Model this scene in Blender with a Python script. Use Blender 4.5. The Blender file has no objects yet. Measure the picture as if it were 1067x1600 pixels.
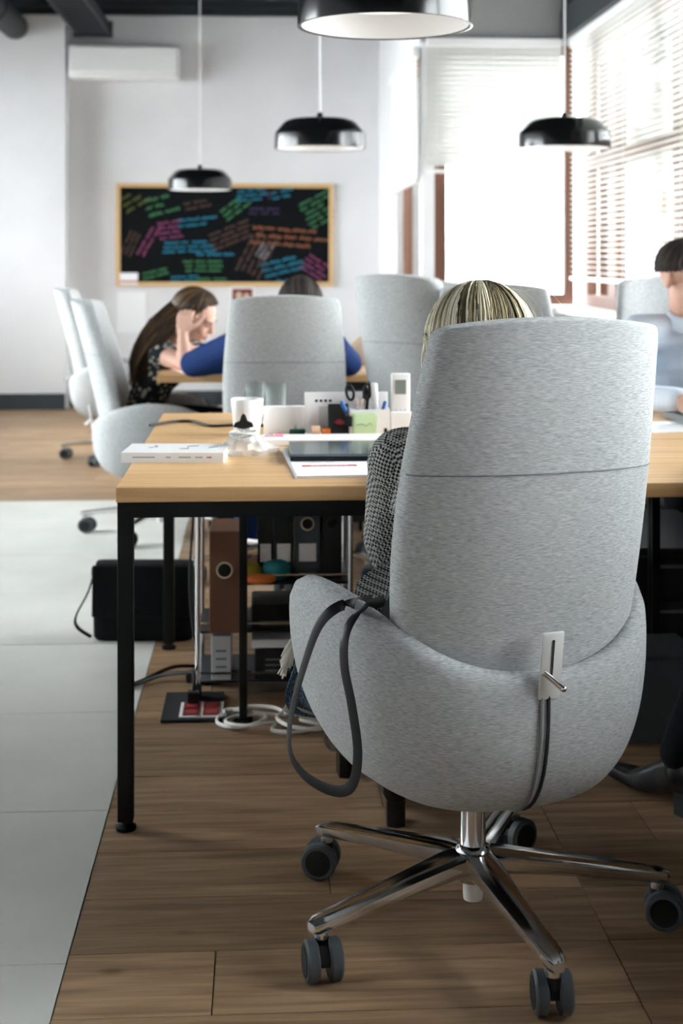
import bpy, bmesh, math, random
from mathutils import Vector, Matrix, Euler

rnd = random.Random(7)
R = math.radians
scene = bpy.context.scene
COL = scene.collection

# ------------------------------------------------------------------ camera, world, exposure
cam_d = bpy.data.cameras.new('camera')
cam = bpy.data.objects.new('camera', cam_d)
COL.objects.link(cam)
scene.camera = cam
cam.location = (0, 0, 1.25)
cam.rotation_euler = (R(90), 0, R(-3.2))
cam_d.sensor_fit = 'VERTICAL'
cam_d.sensor_height = 36.0
cam_d.sensor_width = 24.0
cam_d.lens = 50.0
cam_d.shift_y = -0.24875
cam_d.clip_start = 0.05
cam_d.clip_end = 300
cam_d.dof.use_dof = True
cam_d.dof.focus_distance = 2.6
cam_d.dof.aperture_fstop = 4.5

world = bpy.data.worlds.new('overcast_sky')
scene.world = world
world.use_nodes = True
_bg = world.node_tree.nodes['Background']
_bg.inputs[0].default_value = (0.95, 0.98, 1.0, 1)
_bg.inputs[1].default_value = 5.0

scene.view_settings.view_transform = 'Standard'
scene.view_settings.look = 'None'
scene.view_settings.gamma = 1.0
scene.view_settings.use_curve_mapping = False
scene.view_settings.exposure = 2.12
try:
    scene.cycles.max_bounces = 10
    scene.cycles.diffuse_bounces = 6
    scene.cycles.transparent_max_bounces = 24
    scene.cycles.sample_clamp_indirect = 8.0
except Exception:
    pass

# ------------------------------------------------------------------ materials
def lin(c):
    c = c / 255.0
    return c / 12.92 if c <= 0.04045 else ((c + 0.055) / 1.055) ** 2.4
def col(r, g, b):
    return (lin(r), lin(g), lin(b), 1.0)

M = {}
def mat(name, c, rough=0.6, metal=0.0, spec=0.5, coat=0.0, trans=0.0):
    m = bpy.data.materials.new(name)
    m.use_nodes = True
    b = m.node_tree.nodes['Principled BSDF']
    b.inputs['Base Color'].default_value = c
    b.inputs['Roughness'].default_value = rough
    b.inputs['Metallic'].default_value = metal
    b.inputs['Specular IOR Level'].default_value = spec
    b.inputs['Coat Weight'].default_value = coat
    b.inputs['Transmission Weight'].default_value = trans
    m.diffuse_color = c
    M[name] = m
    return m
def nodes(m):
    return m.node_tree.nodes, m.node_tree.links, m.node_tree.nodes['Principled BSDF']
def streak(m, c0, c1, scale, coord='Object', nscale=1.0, detail=4.0, lo=0.3, hi=0.7, bump=0.0, rnd_shift=False, dist=0.0):
    """colour = ramp(noise(coord * scale)) between c0 and c1"""
    n, l, b = nodes(m)
    if coord == 'Position':
        src = n.new('ShaderNodeNewGeometry').outputs['Position']
    else:
        src = n.new('ShaderNodeTexCoord').outputs[coord]
    mp = n.new('ShaderNodeMapping')
    mp.inputs['Scale'].default_value = scale
    l.new(src, mp.inputs['Vector'])
    if rnd_shift:
        oi = n.new('ShaderNodeObjectInfo')
        mu = n.new('ShaderNodeMath'); mu.operation = 'MULTIPLY'; mu.inputs[1].default_value = 57.0
        l.new(oi.outputs['Random'], mu.inputs[0])
        cb = n.new('ShaderNodeCombineXYZ')
        l.new(mu.outputs[0], cb.inputs[0]); l.new(mu.outputs[0], cb.inputs[2])
        l.new(cb.outputs[0], mp.inputs['Location'])
    nz = n.new('ShaderNodeTexNoise')
    nz.inputs['Scale'].default_value = nscale
    nz.inputs['Detail'].default_value = detail
    nz.inputs['Distortion'].default_value = dist
    l.new(mp.outputs[0], nz.inputs['Vector'])
    rp = n.new('ShaderNodeValToRGB')
    rp.color_ramp.elements[0].position = lo; rp.color_ramp.elements[0].color = c0
    rp.color_ramp.elements[1].position = hi; rp.color_ramp.elements[1].color = c1
    l.new(nz.outputs[0], rp.inputs[0])
    l.new(rp.outputs[0], b.inputs['Base Color'])
    if bump:
        bp = n.new('ShaderNodeBump'); bp.inputs['Strength'].default_value = bump
        bp.inputs['Distance'].default_value = 0.002
        l.new(nz.outputs[0], bp.inputs['Height']); l.new(bp.outputs[0], b.inputs['Normal'])
    return rp, nz

mat('wall_paint', col(226, 226, 228), 0.85)
streak(M['wall_paint'], col(222, 222, 224), col(230, 230, 232), (1, 1, 1), 'Position', 2.0)
mat('shaded_grey_wall', col(150, 151, 150), 0.85)
mat('ceiling_paint', col(34, 44, 48), 0.9)
mat('dark_steel', col(24, 32, 36), 0.6)
mat('baseboard', col(52, 60, 66), 0.6)
mat('white_gloss', col(236, 236, 236), 0.35)
mat('white_matte', col(238, 238, 238), 0.7)
mat('paper', col(240, 241, 243), 0.8)
mat('black_metal', col(9, 12, 14), 0.55, spec=0.25)
mat('black_plastic', col(9, 10, 12), 0.5, spec=0.3)
mat('black_gloss', col(10, 12, 13), 0.18)
mat('rubber', col(16, 19, 21), 0.6, spec=0.3)
mat('wheel_grey', col(72, 78, 81), 0.55, spec=0.3)
mat('chrome', col(226, 228, 230), 0.14, 1.0)
mat('brushed', col(232, 232, 230), 0.32, 0.35)
mat('frame_brown', col(108, 72, 55), 0.5)
mat('board_black', col(9, 13, 16), 0.85, spec=0.15)
mat('board_frame', col(214, 178, 126), 0.6)
mat('subfloor', col(30, 24, 20), 0.9)
mat('grout', col(120, 120, 116), 0.9)

mat('tile', col(196, 196, 188), 0.4)
streak(M['tile'], col(208, 208, 201), col(222, 222, 216), (1, 1, 1), 'Position', 3.0, 6.0)
mat('plank', col(120, 90, 62), 0.5)
rp, nz = streak(M['plank'], col(124, 97, 70), col(182, 150, 116), (2.2, 26, 1), 'Position', 1.6, 7.0, 0.3, 0.72, 0.25, True, 0.6)
def plank_extras():
    n, l, b = nodes(M['plank'])
    oi = n.new('ShaderNodeObjectInfo')
    mr = n.new('ShaderNodeMapRange')
    mr.inputs[3].default_value = 0.80; mr.inputs[4].default_value = 1.14
    l.new(oi.outputs['Random'], mr.inputs[0])
    hs = n.new('ShaderNodeHueSaturation')
    l.new(mr.outputs[0], hs.inputs['Value'])
    l.new(rp.outputs[0], hs.inputs['Color'])
    # knots: rare dark spots
    g = n.new('ShaderNodeNewGeometry')
    vo = n.new('ShaderNodeTexVoronoi'); vo.inputs['Scale'].default_value = 2.6
    mp = n.new('ShaderNodeMapping'); mp.inputs['Scale'].default_value = (1.0, 1.9, 1.0)
    l.new(g.outputs['Position'], mp.inputs[0]); l.new(mp.outputs[0], vo.inputs['Vector'])
    kr = n.new('ShaderNodeValToRGB')
    kr.color_ramp.elements[0].position = 0.025; kr.color_ramp.elements[0].color = (0.12, 0.1, 0.09, 1)
    kr.color_ramp.elements[1].position = 0.09; kr.color_ramp.elements[1].color = (1, 1, 1, 1)
    l.new(vo.outputs['Distance'], kr.inputs[0])
    mx = n.new('ShaderNodeMix'); mx.data_type = 'RGBA'; mx.blend_type = 'MULTIPLY'
    mx.inputs[0].default_value = 0.85
    l.new(hs.outputs[0], mx.inputs[6]); l.new(kr.outputs[0], mx.inputs[7])
    l.new(mx.outputs[2], b.inputs['Base Color'])
plank_extras()

mat('desk_wood', col(214, 172, 118), 0.42)
streak(M['desk_wood'], col(196, 150, 98), col(226, 188, 136), (1.6, 34, 34), 'Object', 1.3, 6.0, 0.3, 0.72, 0.08, True, 0.4)

mat('chair_fabric', col(170, 172, 172), 0.92, spec=0.15)
streak(M['chair_fabric'], col(138, 141, 142), col(200, 202, 201), (85, 85, 900), 'Object', 1.0, 5.0, 0.28, 0.72, 0.3)
mat('chair_groove', col(40, 43, 46), 0.9)
mat('seam_tape', col(112, 116, 118), 0.8)

def checked(name, dark, light, s):
    m = mat(name, light, 0.95, spec=0.1)
    n, l, b = nodes(m)
    tc = n.new('ShaderNodeTexCoord')
    mp = n.new('ShaderNodeMapping'); mp.inputs['Rotation'].default_value = (R(25), R(20), R(45))
    l.new(tc.outputs['Object'], mp.inputs[0])
    ck = n.new('ShaderNodeTexChecker'); ck.inputs['Scale'].default_value = s
    ck.inputs[1].default_value = dark; ck.inputs[2].default_value = light
    l.new(mp.outputs[0], ck.inputs[0]); l.new(ck.outputs[0], b.inputs['Base Color'])
    return m
checked('jacket_check', col(38, 40, 43), col(176, 176, 172), 190.0)
mat('dotted_top', col(40, 44, 48), 0.9, spec=0.1)
def dots():
    n, l, b = nodes(M['dotted_top'])
    tc = n.new('ShaderNodeTexCoord')
    vo = n.new('ShaderNodeTexVoronoi'); vo.inputs['Scale'].default_value = 38
    l.new(tc.outputs['Object'], vo.inputs['Vector'])
    kr = n.new('ShaderNodeValToRGB')
    kr.color_ramp.elements[0].position = 0.30; kr.color_ramp.elements[0].color = col(176, 172, 160)
    kr.color_ramp.elements[1].position = 0.42; kr.color_ramp.elements[1].color = col(42, 46, 50)
    l.new(vo.outputs['Distance'], kr.inputs[0]); l.new(kr.outputs[0], b.inputs['Base Color'])
dots()
mat('denim_scarf', col(74, 94, 112), 0.95, spec=0.1)
streak(M['denim_scarf'], col(44, 60, 76), col(112, 134, 150), (300, 300, 300), 'Object', 1.0, 2.0, 0.4, 0.6)
mat('fringe', col(206, 202, 192), 0.95)
mat('skin', col(208, 166, 147), 0.55, spec=0.3)
mat('eye_dark', col(30, 24, 22), 0.3)
mat('lip', col(176, 110, 102), 0.5)
mat('navy_cloth', col(24, 44, 88), 0.9, spec=0.1)
mat('shirt_blue', col(216, 227, 240), 0.85, spec=0.15)
mat('trousers_black', col(22, 24, 28), 0.9, spec=0.1)
mat('jeans', col(48, 62, 84), 0.9, spec=0.1)
mat('boot_leather', col(9, 11, 13), 0.3, spec=0.4)
mat('strap_leather', col(8, 10, 12), 0.4, spec=0.3)
mat('nylon', col(13, 16, 20), 0.8, spec=0.2)
def hairmat(name, stops):
    m = mat(name, stops[1][1], 0.55, spec=0.3)
    n, l, b = nodes(m)
    at = n.new('ShaderNodeAttribute'); at.attribute_name = 'tone'
    kr = n.new('ShaderNodeValToRGB')
    e = kr.color_ramp.elements
    e[0].position, e[0].color = stops[0]
    e[1].position, e[1].color = stops[-1]
    for p, c in stops[1:-1]:
        x = e.new(p); x.color = c
    l.new(at.outputs['Fac'], kr.inputs[0]); l.new(kr.outputs[0], b.inputs['Base Color'])
    return m
hairmat('hair_blond', [(0.0, col(72, 62, 42)), (0.35, col(150, 138, 104)), (0.7, col(206, 196, 166)), (1.0, col(242, 236, 218))])
hairmat('hair_brown', [(0.0, col(26, 19, 16)), (0.6, col(52, 38, 30)), (1.0, col(112, 82, 44))])
mat('hair_dark', col(40, 34, 32), 0.6)
hairmat('hair_short', [(0.0, col(22, 18, 17)), (0.6, col(50, 42, 39)), (1.0, col(78, 68, 62))])

mat('glass_clear', col(245, 250, 250), 0.02)
def clear_glass(m, fac=0.10):
    n, l, b = nodes(m)
    t = n.new('ShaderNodeBsdfTransparent'); t.inputs[0].default_value = (0.97, 0.985, 0.985, 1)
    g = n.new('ShaderNodeBsdfGlossy'); g.inputs['Roughness'].default_value = 0.02
    f = n.new('ShaderNodeFresnel'); f.inputs[0].default_value = 1.45
    x = n.new('ShaderNodeMixShader')
    l.new(f.outputs[0], x.inputs[0]); l.new(t.outputs[0], x.inputs[1]); l.new(g.outputs[0], x.inputs[2])
    l.new(x.outputs[0], n['Material Output'].inputs['Surface'])
clear_glass(M['glass_clear'])
mat('cup_glass', col(235, 240, 240), 0.03, trans=1.0)
M['cup_glass'].node_tree.nodes['Principled BSDF'].inputs['IOR'].default_value = 1.3
mat('plastic_film', col(225, 228, 230), 0.2)
def film(m):
    n, l, b = nodes(m)
    t = n.new('ShaderNodeBsdfTransparent')
    x = n.new('ShaderNodeMixShader'); x.inputs[0].default_value = 0.38
    l.new(t.outputs[0], x.inputs[1]); l.new(b.outputs[0], x.inputs[2])
    l.new(x.outputs[0], n['Material Output'].inputs['Surface'])
film(M['plastic_film'])
mat('slat', col(222, 222, 218), 0.7)
def slat_translucent(m):
    n, l, b = nodes(m)
    t = n.new('ShaderNodeBsdfTranslucent'); t.inputs[0].default_value = col(225, 222, 214)
    x = n.new('ShaderNodeMixShader'); x.inputs[0].default_value = 0.06
    l.new(b.outputs[0], x.inputs[1]); l.new(t.outputs[0], x.inputs[2])
    l.new(x.outputs[0], n['Material Output'].inputs['Surface'])
slat_translucent(M['slat'])
def emit(name, c, s):
    m = mat(name, c, 0.6)
    b = m.node_tree.nodes['Principled BSDF']
    b.inputs['Emission Color'].default_value = c
    b.inputs['Emission Strength'].default_value = s
    return m
emit('lamp_diffuser', (1.0, 0.98, 0.95, 1), 0.17)
for nm, c in dict(red=(176, 58, 58), pink=(236, 150, 168), green=(30, 92, 74), notes=(206, 232, 186), orange=(232, 120, 48),
                  tape=(236, 196, 164), blue=(42, 96, 168), teal=(28, 132, 140), yellow=(190, 182, 60), kraft=(112, 74, 52),
                  binder=(62, 72, 80), binder_dark=(20, 24, 29), beige=(196, 176, 152), lcd=(120, 132, 126), grey=(120, 126, 130),
                  lightgrey=(204, 206, 208), socket=(116, 30, 34), laptop=(78, 92, 96), bin=(88, 100, 104), pale_building=(222, 226, 230),
                  far_glass=(150, 165, 178), ground=(170, 172, 172), cable_white=(226, 226, 222)).items():
    mat(nm, col(*c), 0.6)
M['laptop'].node_tree.nodes['Principled BSDF'].inputs['Roughness'].default_value = 0.16
for nm, c in dict(cyan=(36, 140, 172), cgreen=(72, 142, 92), cpink=(150, 72, 118), corange=(160, 98, 68), cbrown=(96, 70, 64),
                  cwhite=(170, 170, 178), cyellow=(104, 106, 48), cpurple=(70, 54, 94)).items():
    mat('chalk_' + nm, col(*c), 0.95)

# ------------------------------------------------------------------ mesh helpers
class MB:
    def __init__(s): s.v = []; s.f = []
    def add(s, vs, fs):
        o = len(s.v); s.v += [tuple(v) for v in vs]; s.f += [tuple(i + o for i in f) for f in fs]; return s
    def box(s, c, size, rot=None, r=0.0, seg=2):
        if r > 0:
            bm = bmesh.new(); bmesh.ops.create_cube(bm, size=1.0)
            for v in bm.verts: v.co = Vector((v.co.x * size[0], v.co.y * size[1], v.co.z * size[2]))
            bmesh.ops.bevel(bm, geom=list(bm.edges), offset=r, segments=seg, affect='EDGES', profile=0.5)
            bm.verts.index_update()
            vs = [v.co.copy() for v in bm.verts]; fs = [[v.index for v in f.verts] for f in bm.faces]; bm.free()
        else:
            x, y, z = (q / 2 for q in size)
            vs = [Vector(p) for p in ((-x, -y, -z), (x, -y, -z), (x, y, -z), (-x, y, -z), (-x, -y, z), (x, -y, z), (x, y, z), (-x, y, z))]
            fs = [(0, 3, 2, 1), (4, 5, 6, 7), (0, 1, 5, 4), (1, 2, 6, 5), (2, 3, 7, 6), (3, 0, 4, 7)]
        if rot is not None:
            m = Euler(rot).to_matrix(); vs = [m @ v for v in vs]
        return s.add([v + Vector(c) for v in vs], fs)
    def span(s, a, b, r=0.0):
        return s.box([(a[i] + b[i]) / 2 for i in range(3)], [abs(b[i] - a[i]) for i in range(3)], None, r)
    def loft(s, rings, closed=True, cap0=True, cap1=True):
        n = len(rings[0]); vs = [p for r in rings for p in r]; fs = []
        for i in range(len(rings) - 1):
            for j in range(n if closed else n - 1):
                k = (j + 1) % n
                fs.append((i * n + j, i * n + k, (i + 1) * n + k, (i + 1) * n + j))
        if closed and cap0: fs.append(tuple(reversed(range(n))))
        if closed and cap1: fs.append(tuple((len(rings) - 1) * n + j for j in range(n)))
        return s.add(vs, fs)
    def cyl(s, a, b, r0, r1=None, seg=16):
        return s.tube([a, b], [r0, r0 if r1 is None else r1], seg)
    def tube(s, pts, rad, seg=8, flat=None, up=None):
        pts = [Vector(p) for p in pts]
        if not isinstance(rad, (list, tuple)): rad = [rad] * len(pts)
        rings = []; ref = None
        for i, p in enumerate(pts):
            t = (pts[min(i + 1, len(pts) - 1)] - pts[max(i - 1, 0)]).normalized()
            if up is not None:
                uv = Vector(up(p, t)) if callable(up) else Vector(up)
                u = uv - t * t.dot(uv)
                u = u.normalized() if u.length > 1e-4 else t.orthogonal().normalized()
            elif ref is None: u = t.orthogonal().normalized()
            else:
                u = ref - t * t.dot(ref); u = u.normalized() if u.length > 1e-5 else t.orthogonal().normalized()
            ref = u; w = t.cross(u)
            fl = flat if flat else 1.0
            rings.append([p + u * math.cos(a) * rad[i] + w * math.sin(a) * rad[i] * fl for a in (2 * math.pi * k / seg for k in range(seg))])
        return s.loft(rings)
    def lathe(s, prof, c=(0, 0, 0), seg=32, cap0=False, cap1=False):
        c = Vector(c)
        rings = [[c + Vector((r * math.cos(2 * math.pi * k / seg), r * math.sin(2 * math.pi * k / seg), z)) for k in range(seg)] for r, z in prof]
        return s.loft(rings, True, cap0, cap1)
    def ell(s, c, rad, rot=None, seg=20, rings=12):
        m = Matrix.Identity(3) if rot is None else (rot if isinstance(rot, Matrix) else Euler(rot).to_matrix())
        c = Vector(c); rr = []
        for i in range(1, rings):
            th = math.pi * i / rings
            rr.append([c + m @ Vector((rad[0] * math.sin(th) * math.cos(2 * math.pi * k / seg), rad[1] * math.sin(th) * math.sin(2 * math.pi * k / seg), -rad[2] * math.cos(th))) for k in range(seg)])
        return s.loft(rr)
    def cap(s, a, b, ra, rb=None, seg=14):
        """tapered capsule"""
        rb = ra if rb is None else rb
        a = Vector(a); b = Vector(b); t = (b - a).normalized()
        pts = []; rad = []
        for k in range(5):
            q = math.pi / 2 * (1 - k / 5.0); pts.append(a - t * ra * math.sin(q)); rad.append(max(ra * math.cos(q), ra * 0.05))
        pts.append(a); rad.append(ra); pts.append(b); rad.append(rb)
        for k in range(1, 6):
            q = math.pi / 2 * k / 5.0; pts.append(b + t * rb * math.sin(q)); rad.append(max(rb * math.cos(q), rb * 0.05))
        u = t.orthogonal().normalized(); w = t.cross(u)
        return s.loft([[p + (u * math.cos(2 * math.pi * k / seg) + w * math.sin(2 * math.pi * k / seg)) * r for k in range(seg)] for p, r in zip(pts, rad)])
    def mesh(s, name, m=None, smooth=False):
        me = bpy.data.meshes.new(name); me.from_pydata(s.v, [], s.f)
        bm = bmesh.new(); bm.from_mesh(me); bmesh.ops.recalc_face_normals(bm, faces=bm.faces); bm.to_mesh(me); bm.free()
        if m is not None: me.materials.append(M[m])
        if smooth:
            me.polygons.foreach_set('use_smooth', [True] * len(me.polygons))
            if smooth != 'all':
                try: me.set_sharp_from_angle(angle=R(smooth if smooth is not True else 40))
                except Exception: pass
        me.update(); return me
    def build(s, name, m, parent=None, smooth=False, loc=None, rot=None):
        return link(name, s.mesh(name, m, smooth), parent, loc, rot)

def link(name, me, parent=None, loc=None, rot=None):
    o = bpy.data.objects.new(name, me); COL.objects.link(o)
    if parent is not None: o.parent = parent
    if loc is not None: o.location = loc
    if rot is not None: o.rotation_euler = rot
    return o
def tag(o, label=None, cat=None, group=None, kind=None):
    if label: o['label'] = label
    if cat: o['category'] = cat
    if group: o['group'] = group
    if kind: o['kind'] = kind
    return o
def thing(name, label, cat, loc=(0, 0, 0), rz=0.0, group=None):
    o = bpy.data.objects.new(name, None); COL.objects.link(o)
    o.empty_display_size = 0.1
    o.location = loc; o.rotation_euler = (0, 0, rz)
    return tag(o, label, cat, group)
def struct(o): o['kind'] = 'structure'; return o
def bake(o):
    bpy.context.view_layer.update()
    dg = bpy.context.evaluated_depsgraph_get()
    me = bpy.data.meshes.new_from_object(o.evaluated_get(dg))
    o.modifiers.clear(); o.data = me; return o
KIDS = {}
def copy_tree(o, parent=None):
    c = o.copy(); COL.objects.link(c); c.parent = parent
    for ch in list(o.children): copy_tree(ch, c)
    return c
def spline(pts, n):
    pts = [Vector(p) for p in pts]; out = []
    m = len(pts) - 1
    for i in range(n):
        t = i / (n - 1) * m; k = min(int(t), m - 1); f = t - k
        p0 = pts[max(k - 1, 0)]; p1 = pts[k]; p2 = pts[k + 1]; p3 = pts[min(k + 2, m)]
        out.append(0.5 * ((2 * p1) + (p2 - p0) * f + (2 * p0 - 5 * p1 + 4 * p2 - p3) * f * f + (3 * p1 - p0 - 3 * p2 + p3) * f ** 3))
    return out
def blob(mb, name, m, parent, voxel=0.009, smooth_it=4, loc=None):
    o = link(name, mb.mesh(name, m), parent)
    md = o.modifiers.new('r', 'REMESH'); md.mode = 'VOXEL'; md.voxel_size = voxel; md.use_smooth_shade = True
    sm = o.modifiers.new('s', 'SMOOTH'); sm.factor = 0.5; sm.iterations = smooth_it
    bake(o)
    if not o.data.materials: o.data.materials.append(M[m])
    return o
UNIT = MB().box((0, 0, 0), (1, 1, 1))
def unit_mesh(name, m): return UNIT.mesh(name, m)

# ------------------------------------------------------------------ the room
XR = 1.95      # window wall on the right
XN = 0.99      # side of the window bay
YB = 12.0      # back wall
YN = 8.75      # short wall with the window
XL = -4.0
ZC = 3.36
YF = -3.5

floor = struct(MB().span((XL, YF, -0.12), (XR, YB, -0.012)).build('floor', 'subfloor'))
MB().span((XL, YF, -0.012), (XR, 1.046, -0.0005)).build('floor_front_strip', 'plank', floor)
pm = unit_mesh('plank', 'plank'); tm = unit_mesh('tile', 'tile')
XB = -0.345
def plank(x0, x1, y0, y1):
    g = 0.0012
    o = link('plank', pm, floor)
    o.location = ((x0 + x1) / 2, (y0 + y1) / 2, -0.006 + rnd.uniform(-0.0004, 0.0004))
    o.scale = (x1 - x0 - 2 * g, y1 - y0 - 2 * g, 0.012)
row = 0; y = 2.354 - 0.218 * 6
while y < YB - 0.01:
    y1 = min(y + 0.218, YB)
    right = XR if y < YN else XN
    ja = XB + (0.262 if abs(y - 2.354) < 0.01 else [0.62, 0.33, 0.80, 0.48, 0.20][row % 5])
    if 0.1 < ja - XB < 0.9 and (row % 2 == 0 or abs(y - 2.354) < 0.01):
        plank(XB, ja, y, y1); plank(ja, 0.635, y, y1)
    else:
        plank(XB, 0.635, y, y1)
    jb = 0.635 + [0.21, 0.74, 0.45][row % 3]
    if jb < right - 0.1:
        plank(0.635, jb, y, y1); plank(jb, right, y, y1)
    else:
        plank(0.635, right, y, y1)
    if y >= 7.2:
        jc = XB - [0.9, 1.5, 0.6][row % 3]
        plank(jc, XB, y, y1); plank(XL, jc, y, y1)
    y = y1; row += 1
ye = 2.354 - 0.218 * 6 + 0.218 * 29        # far edge of the tiles, on a plank seam
MB().span((XL, YF, -0.012), (XB, ye, -0.004)).build('grout_bed', 'grout', floor)
ty = 2.54 - 0.70 * 3
while ty < ye - 0.02:
    t1 = min(ty + 0.70, ye)
    x1 = XB
    while x1 > -3.3:
        o = link('tile', tm, floor)
        o.location = (x1 - 0.6, (ty + t1) / 2, -0.006); o.scale = (1.2 - 0.004, t1 - ty - 0.004, 0.012)
        x1 -= 1.2
    ty = t1

struct(MB().span((XL, YB, 0), (XN + 0.15, YB + 0.15, ZC + 0.1)).build('wall_back', 'wall_paint'))
struct(MB().span((XL, YB - 0.20, 0), (-1.614, YB, ZC)).build('wall_pier', 'wall_paint'))
struct(MB().span((XL - 0.15, YF, 0), (XL, 4.6, ZC + 0.1)).span((XL - 0.15, 11.4, 0), (XL, YB + 0.15, ZC + 0.1)).span((XL - 0.15, 4.6, 0), (XL, 11.4, 0.9)).span((XL - 0.15, 4.6, 2.9), (XL, 11.4, ZC + 0.1)).build('wall_left', 'wall_paint'))
struct(MB().span((XL, YF - 0.15, 0), (XR + 0.15, YF, 0.25)).span((XL, YF - 0.15, 2.9), (XR + 0.15, YF, ZC + 0.1)).span((XL, YF - 0.15, 0.25), (XR + 0.15, YF, 2.9)).build('wall_front', 'wall_paint'))
c_ = MB().span((XL - 0.15, YF - 0.15, ZC), (XR + 0.15, YN + 0.15, ZC + 0.12)).span((XL - 0.15, YN + 0.15, ZC), (XN + 0.15, YB + 0.15, ZC + 0.12))
struct(c_.build('ceiling', 'ceiling_paint'))
struct(MB().span((XL, YB - 0.26, 3.24), (XN, YB - 0.21, ZC)).span((XL, YB - 0.30, 3.30), (XN, YB - 0.26, ZC)).build('trim_1', 'dark_steel'))
struct(MB().span((XL, YB - 0.215, 0), (-1.614, YB - 0.20, 0.13)).build('baseboard_left', 'baseboard'))
struct(MB().span((-1.60, YB - 0.015, 0), (XN, YB, 0.13)).build('baseboard_back', 'baseboard'))

# ceiling duct and cable tray, running along the room
duct = thing('ceiling_duct', 'dark round pipe under the ceiling at the left edge', 'pipe')
MB().cyl((-2.02, 11.78, 3.14), (-2.02, 5.2, 3.14), 0.105, seg=24).build('pipe', 'dark_steel', duct, True)
for q in (6.0, 8.4, 10.8):
    MB().cyl((-2.02, q, 3.14), (-2.02, q + 0.05, 3.14), 0.118, seg=24).build('clamp_ring', 'dark_steel', duct, True)
    MB().box((-2.02, q + 0.025, 3.30), (0.03, 0.03, 0.16)).build('hanger', 'dark_steel', duct)
tray = thing('cable_tray', 'dark slotted cable tray hanging beside the round ceiling pipe', 'cable tray')
MB().span((-1.52, 5.2, 3.07), (-1.50, 11.72, 3.16)).build('side_rail', 'dark_steel', tray)
MB().span((-1.26, 5.2, 3.07), (-1.24, 11.72, 3.16)).build('side_rail', 'dark_steel', tray)
rung = MB().box((0, 0, 0), (0.24, 0.03, 0.015)).mesh('rung', 'dark_steel')
for k in range(54):
    link('rung', rung, tray, (-1.38, 5.26 + k * 0.12, 3.085))
for q in (5.6, 8.2, 10.8):
    MB().span((-1.53, q, 3.16), (-1.51, q + 0.02, ZC)).span((-1.25, q, 3.16), (-1.23, q + 0.02, ZC)).build('hanger', 'dark_steel', tray)
MB().span((-1.54, 11.70, 3.05), (-1.22, 11.76, 3.18)).build('end_plate', 'dark_steel', tray)

# window walls -----------------------------------------------------
T = 0.16
ZS, ZT, ZH = 0.95, 1.83, 2.58
w = MB().span((XR, YF, 0), (XR + T, YN, ZS - 0.04)).span((XR, YF, ZH), (XR + T, YN, ZC)).span((XR, YF, ZS), (XR + T, -2.35, ZH))
struct(w.build('wall_right', 'wall_paint'))
w = MB().span((XN, YN, 0), (XR + T, YN + T, ZS - 0.04)).span((XN, YN, ZS), (XN + 0.075, YN + T, ZH))
struct(w.build('wall_bay', 'wall_paint'))
struct(MB().span((XN, YN, ZH), (XR + T, YN + T, ZC)).build('wall_bay_header', 'shaded_grey_wall'))  # grey wall with its backlit shade put into the colour
w = MB().span((XN, YN + T, 0), (XN + T, YB, 0.5)).span((XN, 10.45, 0.5), (XN + T, YB, ZC)).span((XN, YN + T, ZH), (XN + T, 10.45, ZC))
struct(w.build('wall_bay_side', 'wall_paint'))
struct(MB().span((XR - 0.10, YF, 2.60), (XR, YN, 2.78)).build('trim_2', 'dark_steel'))
struct(MB().cyl((XR - 0.06, YN - 0.07, 2.60), (XR - 0.06, YN - 0.07, ZC), 0.045, seg=16).build('trim_3', 'dark_steel', None, True))

def window(n, axis, a0, a1, fixed, z0, z1, posts, transom=None, fw=0.07, d=0.07, inset=0.05):
    """frame in the wall plane; axis 'y' runs along y at x=fixed, axis 'x' along x at y=fixed"""
    def seg(lo, hi, za, zb, dd=d, off=inset):
        if axis == 'y': return MB().span((fixed + off, lo, za), (fixed + off + dd, hi, zb), 0.004)
        return MB().span((lo, fixed + off, za), (hi, fixed + off + dd, zb), 0.004)
    root = struct(seg(a0, a1, z0, z0 + fw).build('window_%d' % n, 'frame_brown'))
    seg(a0, a1, z1 - fw, z1).build('frame_top', 'frame_brown', root)
    for p, wd in posts: seg(p - wd / 2, p + wd / 2, z0 + fw, z1 - fw).build('mullion', 'frame_brown', root)
    ps = sorted(posts)
    for (p, wp), (q, wq) in zip(ps[:-1], ps[1:]):
        lo, hi = p + wp / 2, q + wq / 2 - wq
        if transom:
            seg(lo, hi, transom - 0.04, transom + 0.04).build('transom', 'frame_brown', root)
            spans = ((z0 + fw, transom - 0.04), (transom + 0.04, z1 - fw))
        else: spans = ((z0 + fw, z1 - fw),)
        for za, zb in spans: seg(lo, hi, za, zb, 0.006, inset + 0.03).build('pane', 'glass_clear', root)
    return root
window(1, 'x', XN + 0.075, XR, YN, ZS, ZH, [(XN + 0.115, 0.08), (XR - 0.03, 0.06)], None)
window(2, 'y', -2.35, YN, XR, ZS, ZH, [(8.70, 0.10), (8.05, 0.20), (6.78, 0.12), (5.5, 0.1), (4.2, 0.1), (2.9, 0.1), (1.6, 0.1), (0.3, 0.1), (-1.0, 0.1), (-2.3, 0.1)], ZT)
window(4, 'y', 4.6, 11.4, XL - 0.15, 0.9, 2.9, [(4.64, 0.08), (6.3, 0.08), (8.0, 0.08), (9.7, 0.08), (11.36, 0.08)], None)  # out-of-view windows, added to brighten the back wall and the tiles
window(3, 'y', YN + T, 10.45, XN, 0.5, ZH, [(8.96, 0.09), (10.41, 0.08)], None)
struct(MB().span((XR - 0.16, YF, ZS - 0.04), (XR + T, YN, ZS), 0.004).build('trim_4', 'white_gloss'))
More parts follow.
